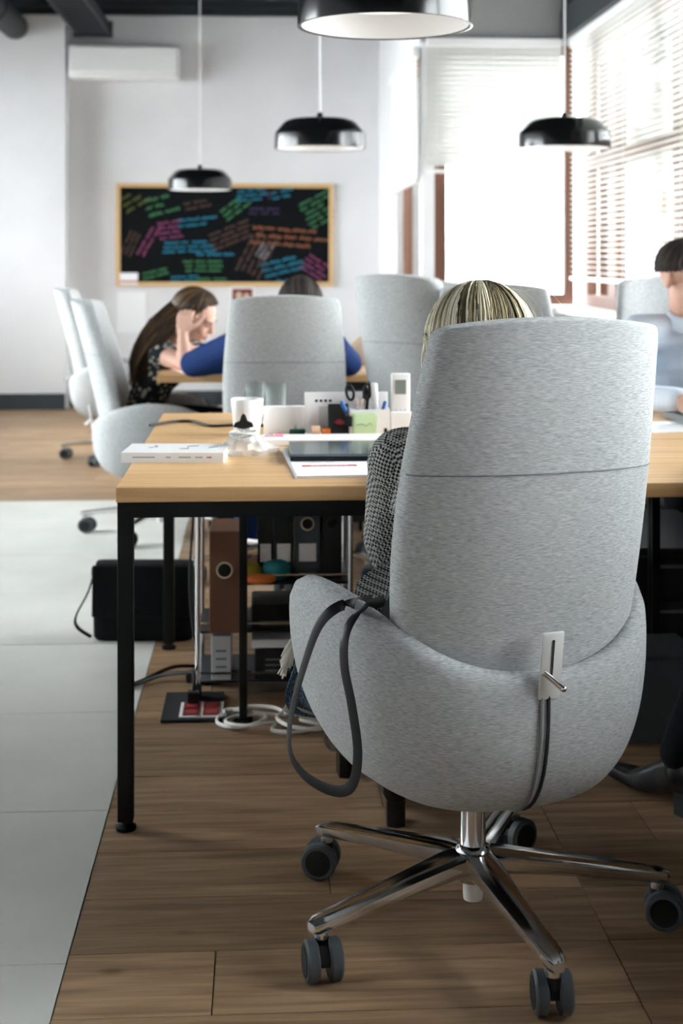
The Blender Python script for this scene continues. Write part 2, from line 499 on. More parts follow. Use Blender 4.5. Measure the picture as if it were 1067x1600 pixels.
struct(MB().span((XN, YN - 0.16, ZS - 0.04), (XR - 0.16, YN + T, ZS), 0.004).build('trim_5', 'white_gloss'))

# venetian blinds ---------------------------------------------------
def blind(label, axis, a0, a1, fixed, zt, zb, pitch=0.032, tilt=22, depth=0.026):
    b = thing('venetian_blind', label, 'blind', group='venetian blinds')
    L = a1 - a0; mid = (a0 + a1) / 2
    rot = (0, 0, 0) if axis == 'x' else (0, 0, R(90))
    def at(z): return (mid, fixed, z) if axis == 'x' else (fixed, mid, z)
    MB().box((0, 0, 0), (L, 0.045, 0.05), None, 0.004).build('head_rail', 'white_gloss', b, False, at(zt - 0.025), rot)
    sm = MB().box((0, 0, 0), (L, depth, 0.0016), (R(tilt), 0, 0)).mesh('slat', 'slat')
    n = int((zt - 0.07 - zb) / pitch)
    for k in range(n): link('slat', sm, b, at(zt - 0.065 - k * pitch), rot)
    MB().box((0, 0, 0), (L, 0.03, 0.022), None, 0.004).build('bottom_rail', 'white_gloss', b, False, at(zb), rot)
    for q in (-0.42, 0, 0.42):
        m = MB().cyl((q * L, 0.0, zb), (q * L, 0.0, zt - 0.05), 0.0016, seg=6)
        m.build('ladder_cord', 'white_matte', b, False, (mid, fixed, 0) if axis == 'x' else (fixed, mid, 0), rot)
    return b
blind('half lowered white blind over the square brown-framed window', 'x', XN + 0.02, XR - 0.10, YN - 0.035, 2.60, 1.78, 0.032, 62, 0.038)
blind('long white blind lowered over the tall windows at the right', 'y', 6.2, YN - 0.06, XR - 0.04, 2.60, 1.12)
blind('narrow white blind on the bay side wall next to the back wall', 'y', YN + 0.02, 10.42, XN - 0.035, 2.56, 1.72, 0.032, 62, 0.038)

# the world outside
g_ = MB().span((-60, -60, -4.2), (90, 160, -4.0)).build('street_ground', 'ground'); struct(g_)
def far_building(label, x0, x1, y0, y1, z1, cols, rows):
    b = thing('building', label, 'building', ((x0 + x1) / 2, y0, -4.0), 0, 'pale buildings outside')
    W = x1 - x0; Hh = z1 + 4.0
    MB().span((-W / 2, 0, 0), (W / 2, y1 - y0, Hh)).build('facade', 'pale_building', b)
    MB().span((-W / 2 - 0.2, -0.2, Hh), (W / 2 + 0.2, y1 - y0 + 0.2, Hh + 0.35)).build('roof_edge', 'pale_building', b)
    wm = MB().box((0, 0, 0), (W / cols * 0.55, 0.1, Hh / rows * 0.5)).mesh('window', 'far_glass')
    for i in range(cols):
        for j in range(rows): link('window', wm, b, (-W / 2 + W * (i + 0.5) / cols, -0.02, Hh * (j + 0.5) / rows))
far_building('low pale building seen far off through the brown-framed window', 5.5, 18.5, 62, 76, 2.1, 7, 3)
far_building('pale building block outside behind the right-hand blinds', 22, 40, 66, 80, 4.0, 8, 4)

# air conditioner -----------------------------------------------------
ac = thing('air_conditioner', 'white wall-mounted air conditioner near the ceiling', 'air conditioner', (-1.14, YB, 2.72))
MB().box((0, -0.11, 0.14), (0.90, 0.22, 0.28), None, 0.03, 4).build('body', 'white_gloss', ac, 60)
MB().box((0, -0.226, 0.155), (0.88, 0.012, 0.20), None, 0.004).build('front_panel', 'white_gloss', ac)
MB().box((0, -0.20, 0.018), (0.80, 0.05, 0.012), (R(-25), 0, 0), 0.003).build('air_flap', 'white_matte', ac)

# blackboard -----------------------------------------------------------
bx0, bx1, bz0, bz1 = -1.217, 0.600, 1.008, 1.870
bb = thing('blackboard', 'wood-framed blackboard covered in coloured chalk writing', 'blackboard', ((bx0 + bx1) / 2, YB - 0.001, bz0))
BW, BH = bx1 - bx0, bz1 - bz0
MB().span((-BW / 2 + 0.02, -0.018, 0.02), (BW / 2 - 0.02, 0, BH - 0.02)).build('board', 'board_black', bb)
for a, b in (((-BW / 2, -0.03, 0), (BW / 2, 0, 0.035)), ((-BW / 2, -0.03, BH - 0.035), (BW / 2, 0, BH)), ((-BW / 2, -0.03, 0.035), (-BW / 2 + 0.035, 0, BH - 0.035)), ((BW / 2 - 0.035, -0.03, 0.035), (BW / 2, 0, BH - 0.035))):
    MB().span(a, b, 0.003).build('frame_strip', 'board_frame', bb)
def scribble(u, v, wd, ht, c, rows, ang):
    """handwriting-like chalk strokes; u,v,wd,ht in fractions of the board"""
    mb = MB(); cx = -BW / 2 + BW * (u + wd / 2); cz = BH * (1 - v - ht / 2)
    W, H = wd * BW, ht * BH; ca, sa = math.cos(R(ang)), math.sin(R(ang))
    for r in range(rows):
        z = H / 2 - H * (r + 0.5) / rows; x = -W / 2 + rnd.uniform(0, 0.1) * W
        amp = H / rows * 0.30
        while x < W / 2 * rnd.uniform(0.85, 1.0):
            wl = rnd.uniform(0.05, 0.13); pts = []
            n = max(4, int(wl / 0.008)); ph = rnd.uniform(0, 6)
            for k in range(n + 1):
                pts.append((x + wl * k / n + 0.006 * math.sin(k * 2.1 + ph), z + amp * math.sin(k * 1.9 + ph) * rnd.uniform(0.5, 1.1)))
            hw = 0.0042
            for (p, q) in zip(pts[:-1], pts[1:]):
                dx, dz = q[0] - p[0], q[1] - p[1]; L = math.hypot(dx, dz) or 1; nx, nz = -dz / L * hw, dx / L * hw
                quad = [(p[0] + nx, p[1] + nz), (q[0] + nx, q[1] + nz), (q[0] - nx, q[1] - nz), (p[0] - nx, p[1] - nz)]
                mb.add([(cx + a * ca - b * sa, -0.0192, cz + a * sa + b * ca) for a, b in quad], [(0, 1, 2, 3)])
            x += wl + rnd.uniform(0.015, 0.03)
    o = mb.build('chalk_writing', 'chalk_' + c, bb); o['kind'] = 'stuff'
for (x, y, w_, h_, c, rw, an) in ((570, 60, 110, 60, 'cyan', 3, 5), (730, 60, 90, 50, 'cyan', 2, 12), (840, 40, 140, 30, 'cbrown', 1, 0), (870, 90, 130, 140, 'cgreen', 6, 28),
        (500, 120, 110, 70, 'cgreen', 3, 38), (225, 200, 85, 90, 'cpink', 4, 8), (300, 185, 150, 50, 'cyan', 2, 6), (235, 290, 220, 60, 'cyan', 3, 2), (380, 338, 170, 30, 'cyan', 1, 0),
        (635, 225, 300, 100, 'corange', 3, -4), (450, 230, 160, 90, 'cbrown', 4, 22), (570, 310, 170, 130, 'cbrown', 5, 64), (660, 310, 75, 60, 'cwhite', 3, 55), (680, 370, 170, 80, 'cyan', 3, 14),
        (870, 360, 100, 90, 'cpink', 4, -32), (740, 458, 180, 25, 'cyan', 1, 0), (335, 375, 170, 60, 'cgreen', 3, 0), (275, 445, 110, 35, 'cyan', 2, 4), (400, 450, 110, 25, 'cgreen', 1, 0),
        (40, 270, 130, 60, 'cbrown', 3, 66), (110, 280, 130, 50, 'cpink', 2, 60), (170, 90, 90, 100, 'cgreen', 3, 14), (60, 80, 70, 90, 'cyellow', 3, 30), (690, 50, 50, 60, 'cpurple', 2, 60), (340, 110, 80, 50, 'cbrown', 2, 10), (630, 140, 110, 40, 'cpurple', 2, 0), (150, 420, 110, 40, 'cgreen', 2, 14)):
    scribble((x - 40) / 970, (y - 38) / 457, w_ / 970, h_ / 457, c, rw, an)

def flat_sheet(name, label, cat, loc, w_, h_, m, th=0.004, ry=0.0):
    o = MB().box((0, 0, h_ / 2), (w_, th, h_)).build(name, m, None, False, loc)
    return tag(o, label, cat)
nt = thing('note_sheet', 'white paper note with a red stripe on the lower left board frame', 'note', (-1.11, YB - 0.036, 1.02))
MB().box((0, 0, 0.05), (0.15, 0.003, 0.10)).build('sheet', 'paper', nt)
MB().box((0, -0.0022, 0.028), (0.15, 0.001, 0.014)).build('red_stripe', 'red', nt)
ps = thing('poster', 'small white poster with a dark red picture below the blackboard', 'poster', (-0.165, YB - 0.004, 0.80))
MB().box((0, 0, 0.11), (0.21, 0.004, 0.22)).build('sheet', 'paper', ps)
MB().box((0, -0.003, 0.125), (0.17, 0.001, 0.12)).build('picture', 'socket', ps)
MB().ell((-0.03, -0.0045, 0.125), (0.028, 0.001, 0.036)).ell((0.035, -0.0045, 0.12), (0.025, 0.001, 0.03)).build('picture_shape', 'beige', ps, 'all')
tag(MB().box((0, 0, 0.11), (0.16, 0.004, 0.22)).build('paper_sheet', 'paper', None, False, (0.42, YB - 0.004, 0.795)), 'blank white paper sheet on the wall under the right end of the blackboard', 'paper')
tag(MB().box((0, 0, 0.16), (0.24, 0.004, 0.34)).build('paper_sheet', 'paper', None, False, (-1.09, YB - 0.004, 0.63)), 'large white paper sheet on the wall under the left end of the blackboard', 'paper')

# pendant lamps ------------------------------------------------------------
def pendant(label, x, y, z, rad=0.23):
    t = thing('pendant_lamp', label, 'lamp', (x, y, z), 0, 'black pendant lamps')
    k = rad / 0.23
    prof = [(0.0, 0.150), (0.06, 0.150), (0.150, 0.146), (0.168, 0.140), (0.185, 0.128), (0.216, 0.092), (0.226, 0.080), (0.229, 0.068), (0.230, 0.0), (0.226, -0.001), (0.222, 0.0), (0.221, 0.066), (0.212, 0.086), (0.178, 0.122), (0.06, 0.140), (0.0, 0.140)]
    prof = [(max(r, 0.0005) * k, h * k) for r, h in prof]
    MB().lathe(prof, seg=56).build('shade', 'black_gloss', t, 30)
    MB().lathe([(0.2195 * k, 0.002), (0.219 * k, 0.062 * k), (0.210 * k, 0.083 * k), (0.176 * k, 0.119 * k), (0.0005, 0.137 * k)], seg=48).build('reflector', 'white_gloss', t, 'all')
    MB().lathe([(0.0005, 0.058 * k), (0.150 * k, 0.058 * k), (0.156 * k, 0.064 * k), (0.150 * k, 0.075 * k), (0.0005, 0.078 * k)], seg=48).build('diffuser', 'lamp_diffuser', t, 40)
    MB().lathe([(0.0005, 0.185 * k), (0.014, 0.18 * k), (0.02, 0.148 * k)], seg=20).build('cord_grip', 'black_gloss', t, True)
    MB().cyl((0, 0, 0.17 * k), (0, 0, ZC - z), 0.0038, seg=8).build('cord', 'white_matte', t, True)
    MB().lathe([(0.0005, ZC - z - 0.03), (0.05, ZC - z - 0.03), (0.055, ZC - z)], seg=24).build('canopy', 'black_gloss', t, True)
pendant('large black pendant lamp nearest the camera, cut by the top edge', 0.322, 3.72, 1.855)
pendant('black pendant lamp hanging above the blackboard right end', 0.292, 7.16, 1.797)
pendant('black pendant lamp hanging in front of the window blinds', 1.520, 7.08, 1.797)
pendant('small far black pendant lamp overlapping the blackboard top edge', -0.447, 10.3, 1.735)

# ------------------------------------------------------------------ the swivel chair
TUB_C = Vector((0, -0.03))
_half = [(0.0, -0.305, 0.556), (0.09, -0.300, 0.563), (0.175, -0.272, 0.588), (0.240, -0.215, 0.625), (0.283, -0.130, 0.654), (0.304, -0.035, 0.668), (0.312, 0.060, 0.664), (0.310, 0.140, 0.646), (0.300, 0.205, 0.615)]
_full = [(-x, y, z) for x, y, z in reversed(_half[1:])] + _half
RIM = spline(_full, 61)
def tub_point(p, phi):
    k0 = 0.30; k = k0 + (1 - k0) * max(math.cos(phi), 0.0) ** 0.62
    zb = 0.280
    z = p.z + (zb - p.z) * math.sin(phi) ** 0.92
    x = p.x * k
    dy = p.y - TUB_C.y
    yy = TUB_C.y + dy * (k ** 1.0 if dy < 0 else k ** 3.4)
    # gentle belly below the rim
    bel = 1 + 0.035 * math.sin(min(phi * 2, math.pi))
    return Vector((x * bel, TUB_C.y + (yy - TUB_C.y) * bel, z))
def back_ring(z, shrink=1.0):
    t = (z - 0.44) / (1.15 - 0.44)
    w = 0.198 + 0.034 * math.sin(math.pi * min(max(t, 0), 1) ** 0.85) + 0.006 * t * t
    w *= shrink
    cy = -0.212 - 0.150 * max(t, 0) ** 1.15
    h = 0.046 * (0.6 + 0.4 * shrink)
    out = []
    N = 44
    for k in range(N):
        a = 2 * math.pi * k / N; ca, sa = math.cos(a), math.sin(a)
        x = w * math.copysign(abs(ca) ** 0.46, ca); y = h * math.copysign(abs(sa) ** 0.62, sa)
        q = x / max(w, 1e-6) * (w / 0.215)
        out.append(Vector((x, cy + y + 0.062 * q * q, z - 0.020 * q * q * max(t, 0) ** 3)))
    return out
def back_surface(x, z):
    """y of the outer (rear) face of the back"""
    r = back_ring(z); best = None
    for p in r:
        if best is None or abs(p.x - x) + (0 if p.y < -0.2 else 0) < abs(best.x - x) - 1e-6 or (abs(p.x - x) < abs(best.x - x) + 1e-3 and p.y < best.y):
            best = p
    return best.y
def make_chair():
    t = thing('office_chair', 'x', 'chair', (0, 0, 0), 0, 'grey high-backed office chairs')
    # upholstered tub with arms
    rows = 15
    grid = [[tub_point(p, math.pi / 2 * (i / (rows - 1)) ** 0.95) for p in RIM] for i in range(rows)]
    mb = MB().loft(grid, closed=False)
    tub = mb.build('tub', 'chair_fabric', t, 'all')
    sd = tub.modifiers.new('s', 'SOLIDIFY'); sd.thickness = 0.046; sd.offset = -1
    me = tub.data; c = sum((p.center.to_3d() for p in me.polygons), Vector()) / len(me.polygons)
    outward = sum((p.normal.dot((p.center - Vector((0, -0.05, 0.5)))) for p in me.polygons))
    if outward < 0: me.flip_normals()
    sb = tub.modifiers.new('b', 'SUBSURF'); sb.levels = 1; sb.render_levels = 1
    bake(tub)
    # welt along the rim and the zip down the back
    z1 = [tub_point(RIM[30], math.pi / 2 * q / 14.0) + Vector((0, -0.001, 0)) for q in range(1, 14)]
    MB().tube([p + Vector((0.004, 0, 0)) for p in z1], 0.0035, 8).build('zip_groove', 'chair_groove', tub, True)
    MB().tube([p + Vector((-0.008, 0.0015, 0)) for p in z1], 0.0055, 8, 0.7).build('zip_flap', 'seam_tape', tub, True)
    # back
    zs = [0.44 + 0.69 * k / 22.0 for k in range(23)]
    rings = [back_ring(z) for z in zs]
    for dz, sh in ((0.010, 0.993), (0.017, 0.975), (0.0205, 0.94), (0.0215, 0.86), (0.022, 0.6), (0.022, 0.2)):
        rings.append(back_ring(1.13 + dz, sh))
    back = MB().loft(rings).build('backrest', 'chair_fabric', t, 'all')
    sb = back.modifiers.new('b', 'SUBSURF'); sb.levels = 1; sb.render_levels = 1
    bake(back)
    # stitched seam across the back
    sp = []
    rr = back_ring(0.895)
    for p in rr:
        if p.y < rr[0].y + 0.02 and True: pass
    N = len(rr)
    low = [rr[k] for k in range(N // 2 + 1, N)]
    sp = [p + Vector((0, -0.0004, 0)) for p in low]
    MB().tube(sp, 0.0013, 6).build('seam', 'seam_tape', back, True)
    # groove where the back meets the tub
    gr = [RIM[k] + (Vector((0, 0.02, 0)) - RIM[k]).normalized() * 0.012 + Vector((0, 0, -0.012)) for k in range(11, 50)]
    # metal height slider
    yb = -0.316
    pl = MB().box((0, 0, 0), (0.040, 0.006, 0.118), None, 0.0028).build('slider_plate', 'brushed', t, True, (0.004, yb, 0.570), (R(9), 0, 0))
    MB().box((0, -0.0032, 0.012), (0.0042, 0.002, 0.068)).build('slot', 'chair_groove', pl)
    MB().cyl((-0.016, -0.006, -0.008), (0.012, -0.026, -0.030), 0.0048, 0.0055, 12).ell((0.012, -0.026, -0.030), (0.0062, 0.0062, 0.0062), None, 12, 8).build('lever', 'chrome', pl, True)
    # seat
    rr = []
    for z, s in ((0.385, 0.82), (0.39, 0.93), (0.41, 0.99), (0.44, 1.0), (0.462, 0.985), (0.474, 0.94), (0.480, 0.8), (0.482, 0.4)):
        ring = []
        for k in range(40):
            a = 2 * math.pi * k / 40; ca, sa = math.cos(a), math.sin(a)
            ring.append(Vector((0.247 * s * math.copysign(abs(ca) ** 0.5, ca), 0.01 + 0.255 * s * math.copysign(abs(sa) ** 0.5, sa), z)))
        rr.append(ring)
    MB().loft(rr).build('seat', 'chair_fabric', t, 'all')
    MB().box((0, -0.01, 0.348), (0.20, 0.24, 0.075), None, 0.02, 3).build('mechanism', 'black_plastic', t, 40)
    # column and star base
    MB().lathe([(0.0005, 0.048), (0.018, 0.048), (0.019, 0.06), (0.019, 0.10)], seg=24).build('column_foot', 'brushed', t, 40)
    MB().lathe([(0.029, 0.085), (0.036, 0.095), (0.037, 0.135), (0.030, 0.148), (0.024, 0.152), (0.0235, 0.33), (0.0005, 0.33)], seg=28).build('column', 'chrome', t, 40)
    for k in range(5):
        a = R(53 + 72 * k)
        u = Vector((math.cos(a), math.sin(a), 0)); w = Vector((-math.sin(a), math.cos(a), 0))
        rings = []
        for s, zt, hw, th in ((0.012, 0.142, 0.034, 0.040), (0.06, 0.140, 0.031, 0.036), (0.15, 0.129, 0.026, 0.029), (0.26, 0.116, 0.022, 0.024), (0.335, 0.107, 0.0195, 0.022), (0.354, 0.104, 0.0175, 0.022), (0.366, 0.099, 0.011, 0.016)):
            c0 = u * s
            sec = ((-1, -0.55), (-0.72, -1), (0.72, -1), (1, -0.55), (1, -0.12), (0.78, 0), (-0.78, 0), (-1, -0.12))
            rings.append([c0 + w * (hw * q) + Vector((0, 0, zt + th * zz)) for q, zz in sec])
        arm = MB().loft(rings).build('base_arm', 'chrome', t, 35)
        MB().cyl(u * 0.345 + Vector((0, 0, 0.066)), u * 0.345 + Vector((0, 0, 0.088)), 0.0125, seg=16).build('pivot', 'chrome', arm, True)
        cs = [20, 150, 265, 75, 330][k]
        f = Vector((math.cos(R(cs)), math.sin(R(cs)), 0)); ax = Vector((-f.y, f.x, 0))
        cc = u * 0.345 + f * 0.012 + Vector((0, 0, 0.036))
        hood = MB()
        hood.loft([[cc + ax * q + (f * math.cos(b) + Vector((0, 0, 1)) * math.sin(b)) * 0.029 for b in (math.pi * j / 10 for j in range(11))] + [cc + ax * q - f * 0.02 - Vector((0, 0, 0.004))] for q in (-0.0075, 0.0075)])
        caster = hood.build('caster', 'black_plastic', t, 40)
        MB().cyl(u * 0.345 + Vector((0, 0, 0.05)), u * 0.345 + Vector((0, 0, 0.07)), 0.014, seg=14).build('caster_stem', 'black_plastic', caster, True)
        for sgn in (-1, 1):
            wh = MB()
            for q0, q1, r0, r1 in ((0.009, 0.0125, 0.030, 0.036), (0.0125, 0.0275, 0.036, 0.036), (0.0275, 0.0315, 0.036, 0.032)):
                wh.cyl(cc + ax * (sgn * q0), cc + ax * (sgn * q1), r0, r1, 24)
            wo = wh.build('wheel', 'wheel_grey', caster, 30)
            MB().cyl(cc + ax * (sgn * 0.030), cc + ax * (sgn * 0.0328), 0.0265, 0.0255, 24).build('hub_cap', 'rubber', caster, 30)
    return t
chair0 = make_chair()
def place_chair(o, label, x, y, rz, sz=1.0):
    o.location = (x, y, 0); o.rotation_euler = (0, 0, R(rz)); o.scale = (1, 1, sz); o['label'] = label
    return o
place_chair(chair0, 'large grey upholstered swivel chair in the foreground with the blond woman', 0.395, 2.65, 15)
for lab, x, y, rz, sz in (
        ('grey office chair seen from behind, holding the person in navy', 0.085, 5.58, 0, 0.965),
        ('grey office chair turned sideways right of the chair with the person in navy', 0.74, 5.70, -45, 1.03),
        ('empty shaded grey chair behind the blond hair, beyond the desk', 0.87, 4.99, 180, 1.0),
        ('farthest grey chair, only its top showing above the blond hair', 1.03, 7.98, 180, 0.965),
        ('grey office chair behind the man in the light blue shirt', 1.55, 5.02, 180, 1.02),
        ('grey office chair holding the long-haired girl at the left', -0.46, 6.52, -90, 0.92),
        ('empty grey office chair standing at the far left behind the girl', -0.88, 8.9, -90, 0.92),
        ('grey office chair just right of the frame with the booted person', 1.22, 2.70, 4, 1.0)):
    place_chair(copy_tree(chair0), lab, x, y, rz, sz)

# ------------------------------------------------------------------ desks
def desk(label, x0, x1, y0, y1, in_l=0.0, in_r=0.0, seam=0, recess=0.0):
    t = thing('desk', label, 'desk', ((x0 + x1) / 2, (y0 + y1) / 2, 0), 0, 'oak-topped office desks')
    W, D = x1 - x0, y1 - y0
    MB().box((0, 0, 0.7335), (W, D, 0.033), None, 0.0025, 2).build('tabletop', 'desk_wood', t)
    s = 0.034
    lx0, lx1, ly = -W / 2 + s / 2 + 0.003 + in_l, W / 2 - s / 2 - 0.003 - in_r, D / 2 - s / 2 - 0.004
    for yy in (-ly, ly):
        MB().box(((lx0 + lx1) / 2, yy, 0.700), (lx1 - lx0 + s, s, 0.034)).build('rail', 'black_metal', t)
    for xx in (lx0, lx1):
        MB().box((xx, 0, 0.700), (s, D - 2 * s - 0.008, 0.034)).build('rail', 'black_metal', t)
        for yy in (-ly, ly):
            if seam and yy * seam > 0: continue
            if recess and xx == lx1: yy += recess
            lg = MB().box((xx, yy, 0.352), (s, s, 0.664), None, 0.002).build('leg', 'black_metal', t)
            MB().lathe([(0.0005, 0), (0.022, 0), (0.023, 0.008), (0.012, 0.014), (0.009, 0.022)], (xx, yy, 0), 20).build('foot', 'black_metal', lg, True)
    if seam:
        for xx in (-0.293, 0.293):
            lg = MB().box((xx, seam * (D / 2 - 0.012), 0.342), (0.022, 0.020, 0.684), None, 0.002).build('leg', 'black_metal', t)
            MB().box((xx, seam * (D / 2 - 0.020), 0.003), (0.05, 0.036, 0.006), None, 0.001).build('foot', 'black_metal', lg)
    return t
desk('oak desk with black legs in the foreground, book and laptop on it', -0.317, 0.802, 3.11, 3.850, 0.0, 0.2, 1, 0.30)
desk('oak desk in front of the booted person at the right edge', 0.806, 1.93, 3.11, 3.850, 0.5, 0.0, 1)
desk('oak desk behind the foreground desk, mug and organizer on it', -0.317, 0.802, 3.856, 4.59, seam=-1)
desk('oak desk where the man in the blue shirt sits', 0.806, 1.93, 3.856, 4.59, seam=-1)
desk('oak desk between the girl and the person in navy', -0.446, 0.672, 6.07, 6.80, 0.38, 0)
desk('farther oak desk with the paper stack, seen beyond the girl', -0.446, 0.672, 6.805, 7.54, 0.38, 0)
desk('oak desk row two, half hidden by the sideways chair', 0.676, 1.80, 6.07, 6.80)
desk('far oak desk row two near the window', 0.676, 1.80, 6.805, 7.54)

# ------------------------------------------------------------------ things on the foreground desks
ZD = 0.75
bk = thing('book', 'thick white paperback book lying on the desk corner', 'book', (-0.212, 3.565, ZD), R(-4))
MB().box((0, 0, 0.012), (0.246, 0.165, 0.021)).build('pages', 'paper', bk)
MB().box((0, -0.001, 0.0235), (0.250, 0.168, 0.0016)).build('front_cover', 'white_gloss', bk)
MB().box((0, -0.001, 0.0008), (0.250, 0.168, 0.0016)).build('back_cover', 'white_gloss', bk)
MB().box((0, -0.0845, 0.012), (0.250, 0.0015, 0.0245)).build('spine', 'white_gloss', bk)
tx = MB()
for x, w_ in ((-0.07, 0.055), (-0.01, 0.012), (0.03, 0.03), (0.065, 0.018)): tx.box((x, -0.0856, 0.013), (w_, 0.0006, 0.0022))
tx.build('spine_print', 'grey', bk)
MB().box((0.09, -0.0856, 0.013), (0.012, 0.0006, 0.003)).build('spine_mark', 'red', bk)
dr = MB()
for pts in (((-0.07, 0.0), (-0.05, 0.02), (-0.06, 0.045)), ((0.01, -0.02), (0.03, -0.015), (0.025, 0.03), (0.05, 0.04)), ((0.08, 0.0), (0.10, 0.03))):
    dr.tube([(x, y, 0.0246) for x, y in pts], 0.0011, 6)
dr.build('cover_drawing', 'grey', bk)

mg = thing('magazine_stack', 'white magazine with a red title bar under the laptop', 'magazine', (0.25, 3.455, ZD), R(3))
for k in range(3):
    MB().box((0.002 * (k - 1), 0.003 * (k % 2), 0.0011 + 0.0022 * k), (0.37, 0.47, 0.0019)).build('issue', 'paper', mg)
MB().box((-0.095, -0.085, 0.00665), (0.13, 0.022, 0.0004)).build('title_bar', 'red', mg)
fc = bpy.data.curves.new('title_lettering', 'FONT'); fc.body = 'BALANCE'; fc.size = 0.019; fc.align_x = 'CENTER'; fc.align_y = 'CENTER'; fc.space_character = 1.1
fo = bpy.data.objects.new('title_lettering', fc); COL.objects.link(fo)
dg_ = bpy.context.evaluated_depsgraph_get(); fm = bpy.data.meshes.new_from_object(fo.evaluated_get(dg_)); bpy.data.objects.remove(fo)
fm.materials.clear(); fm.materials.append(M['paper'])
link('title_lettering', fm, mg, (-0.095, -0.085, 0.0070))

lp = thing('laptop', 'closed dark glossy laptop lying on the white magazine', 'laptop', (0.236, 3.56, ZD + 0.0068), 0)
MB().box((0, 0, 0.0055), (0.335, 0.250, 0.010), None, 0.002).build('base', 'black_plastic', lp)
MB().box((0, 0, 0.0142), (0.335, 0.250, 0.0065), None, 0.002).build('lid', 'laptop', lp)
lg_ = MB()
lg_.tube([(0.064 + 0.0062 * math.cos(q), 0.0 + 0.0092 * math.sin(q), 0.0176) for q in (2 * math.pi * k / 16 for k in range(17))], 0.0009, 6)
lg_.tube([(0.068, -0.005, 0.0176), (0.073, -0.011, 0.0176)], 0.0009, 6)
for k in range(6): lg_.box((0.083 + 0.007 * k, 0.0, 0.0176), (0.0045, 0.008, 0.0005))
lg_.build('lid_logo', 'lightgrey', lp)

tag(MB().box((0, 0, 0.0085), (0.33, 0.115, 0.017), None, 0.003).build('flat_box', 'white_matte', None, False, (0.162, 3.83, ZD)), 'flat white box lying across the desks behind the laptop', 'box')
tag(MB().box((0, 0, 0.002), (0.05, 0.04, 0.004)).build('sticky_pad', 'pink', None, False, (0.032, 3.85, ZD + 0.0172)), 'small pink sticky pad on the flat white box', 'sticky notes')

pb = thing('plastic_bag', 'clear plastic bag holding a coiled white cable beside the book', 'bag', (-0.043, 3.62, ZD), R(8))
rings = []
for z, s in ((0.001, 1.0), (0.012, 1.04), (0.028, 0.85), (0.042, 0.62), (0.055, 0.45)):
    rings.append([Vector((0.060 * s * math.cos(a) * (1 + rnd.uniform(-0.16, 0.16) + (0.35 if k in (1, 2, 27) and z < 0.02 else 0)), 0.05 * s * math.sin(a) * (1 + rnd.uniform(-0.18, 0.18)), z + rnd.uniform(0, 0.006) * (z > 0.002))) for k, a in ((k, 2 * math.pi * k / 28) for k in range(28))])
MB().loft(rings).build('film', 'plastic_film', pb, 25)
cb = MB()
pts = []
for k in range(120):
    a = k * 0.42; pts.append((0.034 * math.cos(a) * (1 + 0.15 * math.sin(k * 0.9)), 0.028 * math.sin(a) * (1 + 0.2 * math.sin(k * 0.7)), 0.036 + 0.020 * (0.5 + 0.5 * math.sin(k * 0.37))))
cb.tube(pts, 0.0028, 6); cb.tube([(0.03, 0, 0.04), (0.06, 0.01, 0.05), (0.075, 0.0, 0.048)], 0.0028, 6)
cb.build('cable', 'cable_white', pb, True)
hk = MB()
prof = [(-0.026, 0.0), (-0.022, 0.010), (-0.010, 0.015), (-0.005, 0.030), (0.0, 0.034), (0.005, 0.030), (0.010, 0.015), (0.022, 0.010), (0.026, 0.0), (0.0, -0.006)]
hk.loft([[Vector((x, y, z)) for x, z in prof] for y in (-0.003, 0.003)])
hk.build('hanger_clip', 'black_plastic', pb, False, (0.0, 0.03, 0.066))
MB().box((0, 0.03, 0.052), (0.03, 0.003, 0.026)).build('bag_neck', 'plastic_film', pb)

mu = thing('mug', 'plain white mug standing next to the water glasses', 'mug', (-0.042, 3.99, ZD))
MB().lathe([(0.0005, 0.0), (0.030, 0.0), (0.034, 0.003), (0.0385, 0.03), (0.0425, 0.07), (0.0452, 0.103), (0.0440, 0.1045), (0.0425, 0.103), (0.040, 0.07), (0.0355, 0.03), (0.030, 0.008), (0.0005, 0.007)], seg=40).build('cup', 'white_gloss', mu, 50)
MB().tube([(0.024, 0.034, 0.085), (0.034, 0.056, 0.088), (0.042, 0.068, 0.062), (0.034, 0.054, 0.03), (0.022, 0.030, 0.026)], 0.005, 10).build('handle', 'white_gloss', mu, True)

def tumbler(label, x, y):
    t = thing('water_glass', label, 'glass', (x, y, ZD), 0, 'water glasses')
    MB().lathe([(0.0005, 0.0), (0.026, 0.0), (0.028, 0.004), (0.0345, 0.122), (0.0325, 0.122), (0.0265, 0.010), (0.0005, 0.009)], seg=36).build('tumbler', 'cup_glass', t, 40)
tumbler('left water glass, just behind the white mug', -0.022, 4.34)
tumbler('right water glass, in front of the grey chair', 0.042, 4.28)

tag(MB().box((0, 0, 0.038), (0.128, 0.03, 0.076), None, 0.0015).build('card_box', 'white_matte', None, False, (0.068, 4.055, ZD)), 'small blank white box between the mug and the organizer', 'box')
tag(MB().box((0, 0, 0.007), (0.045, 0.02, 0.014), None, 0.002).build('eraser', 'green', None, False, (0.100, 4.022, ZD)), 'dark green eraser in front of the small white box', 'eraser')

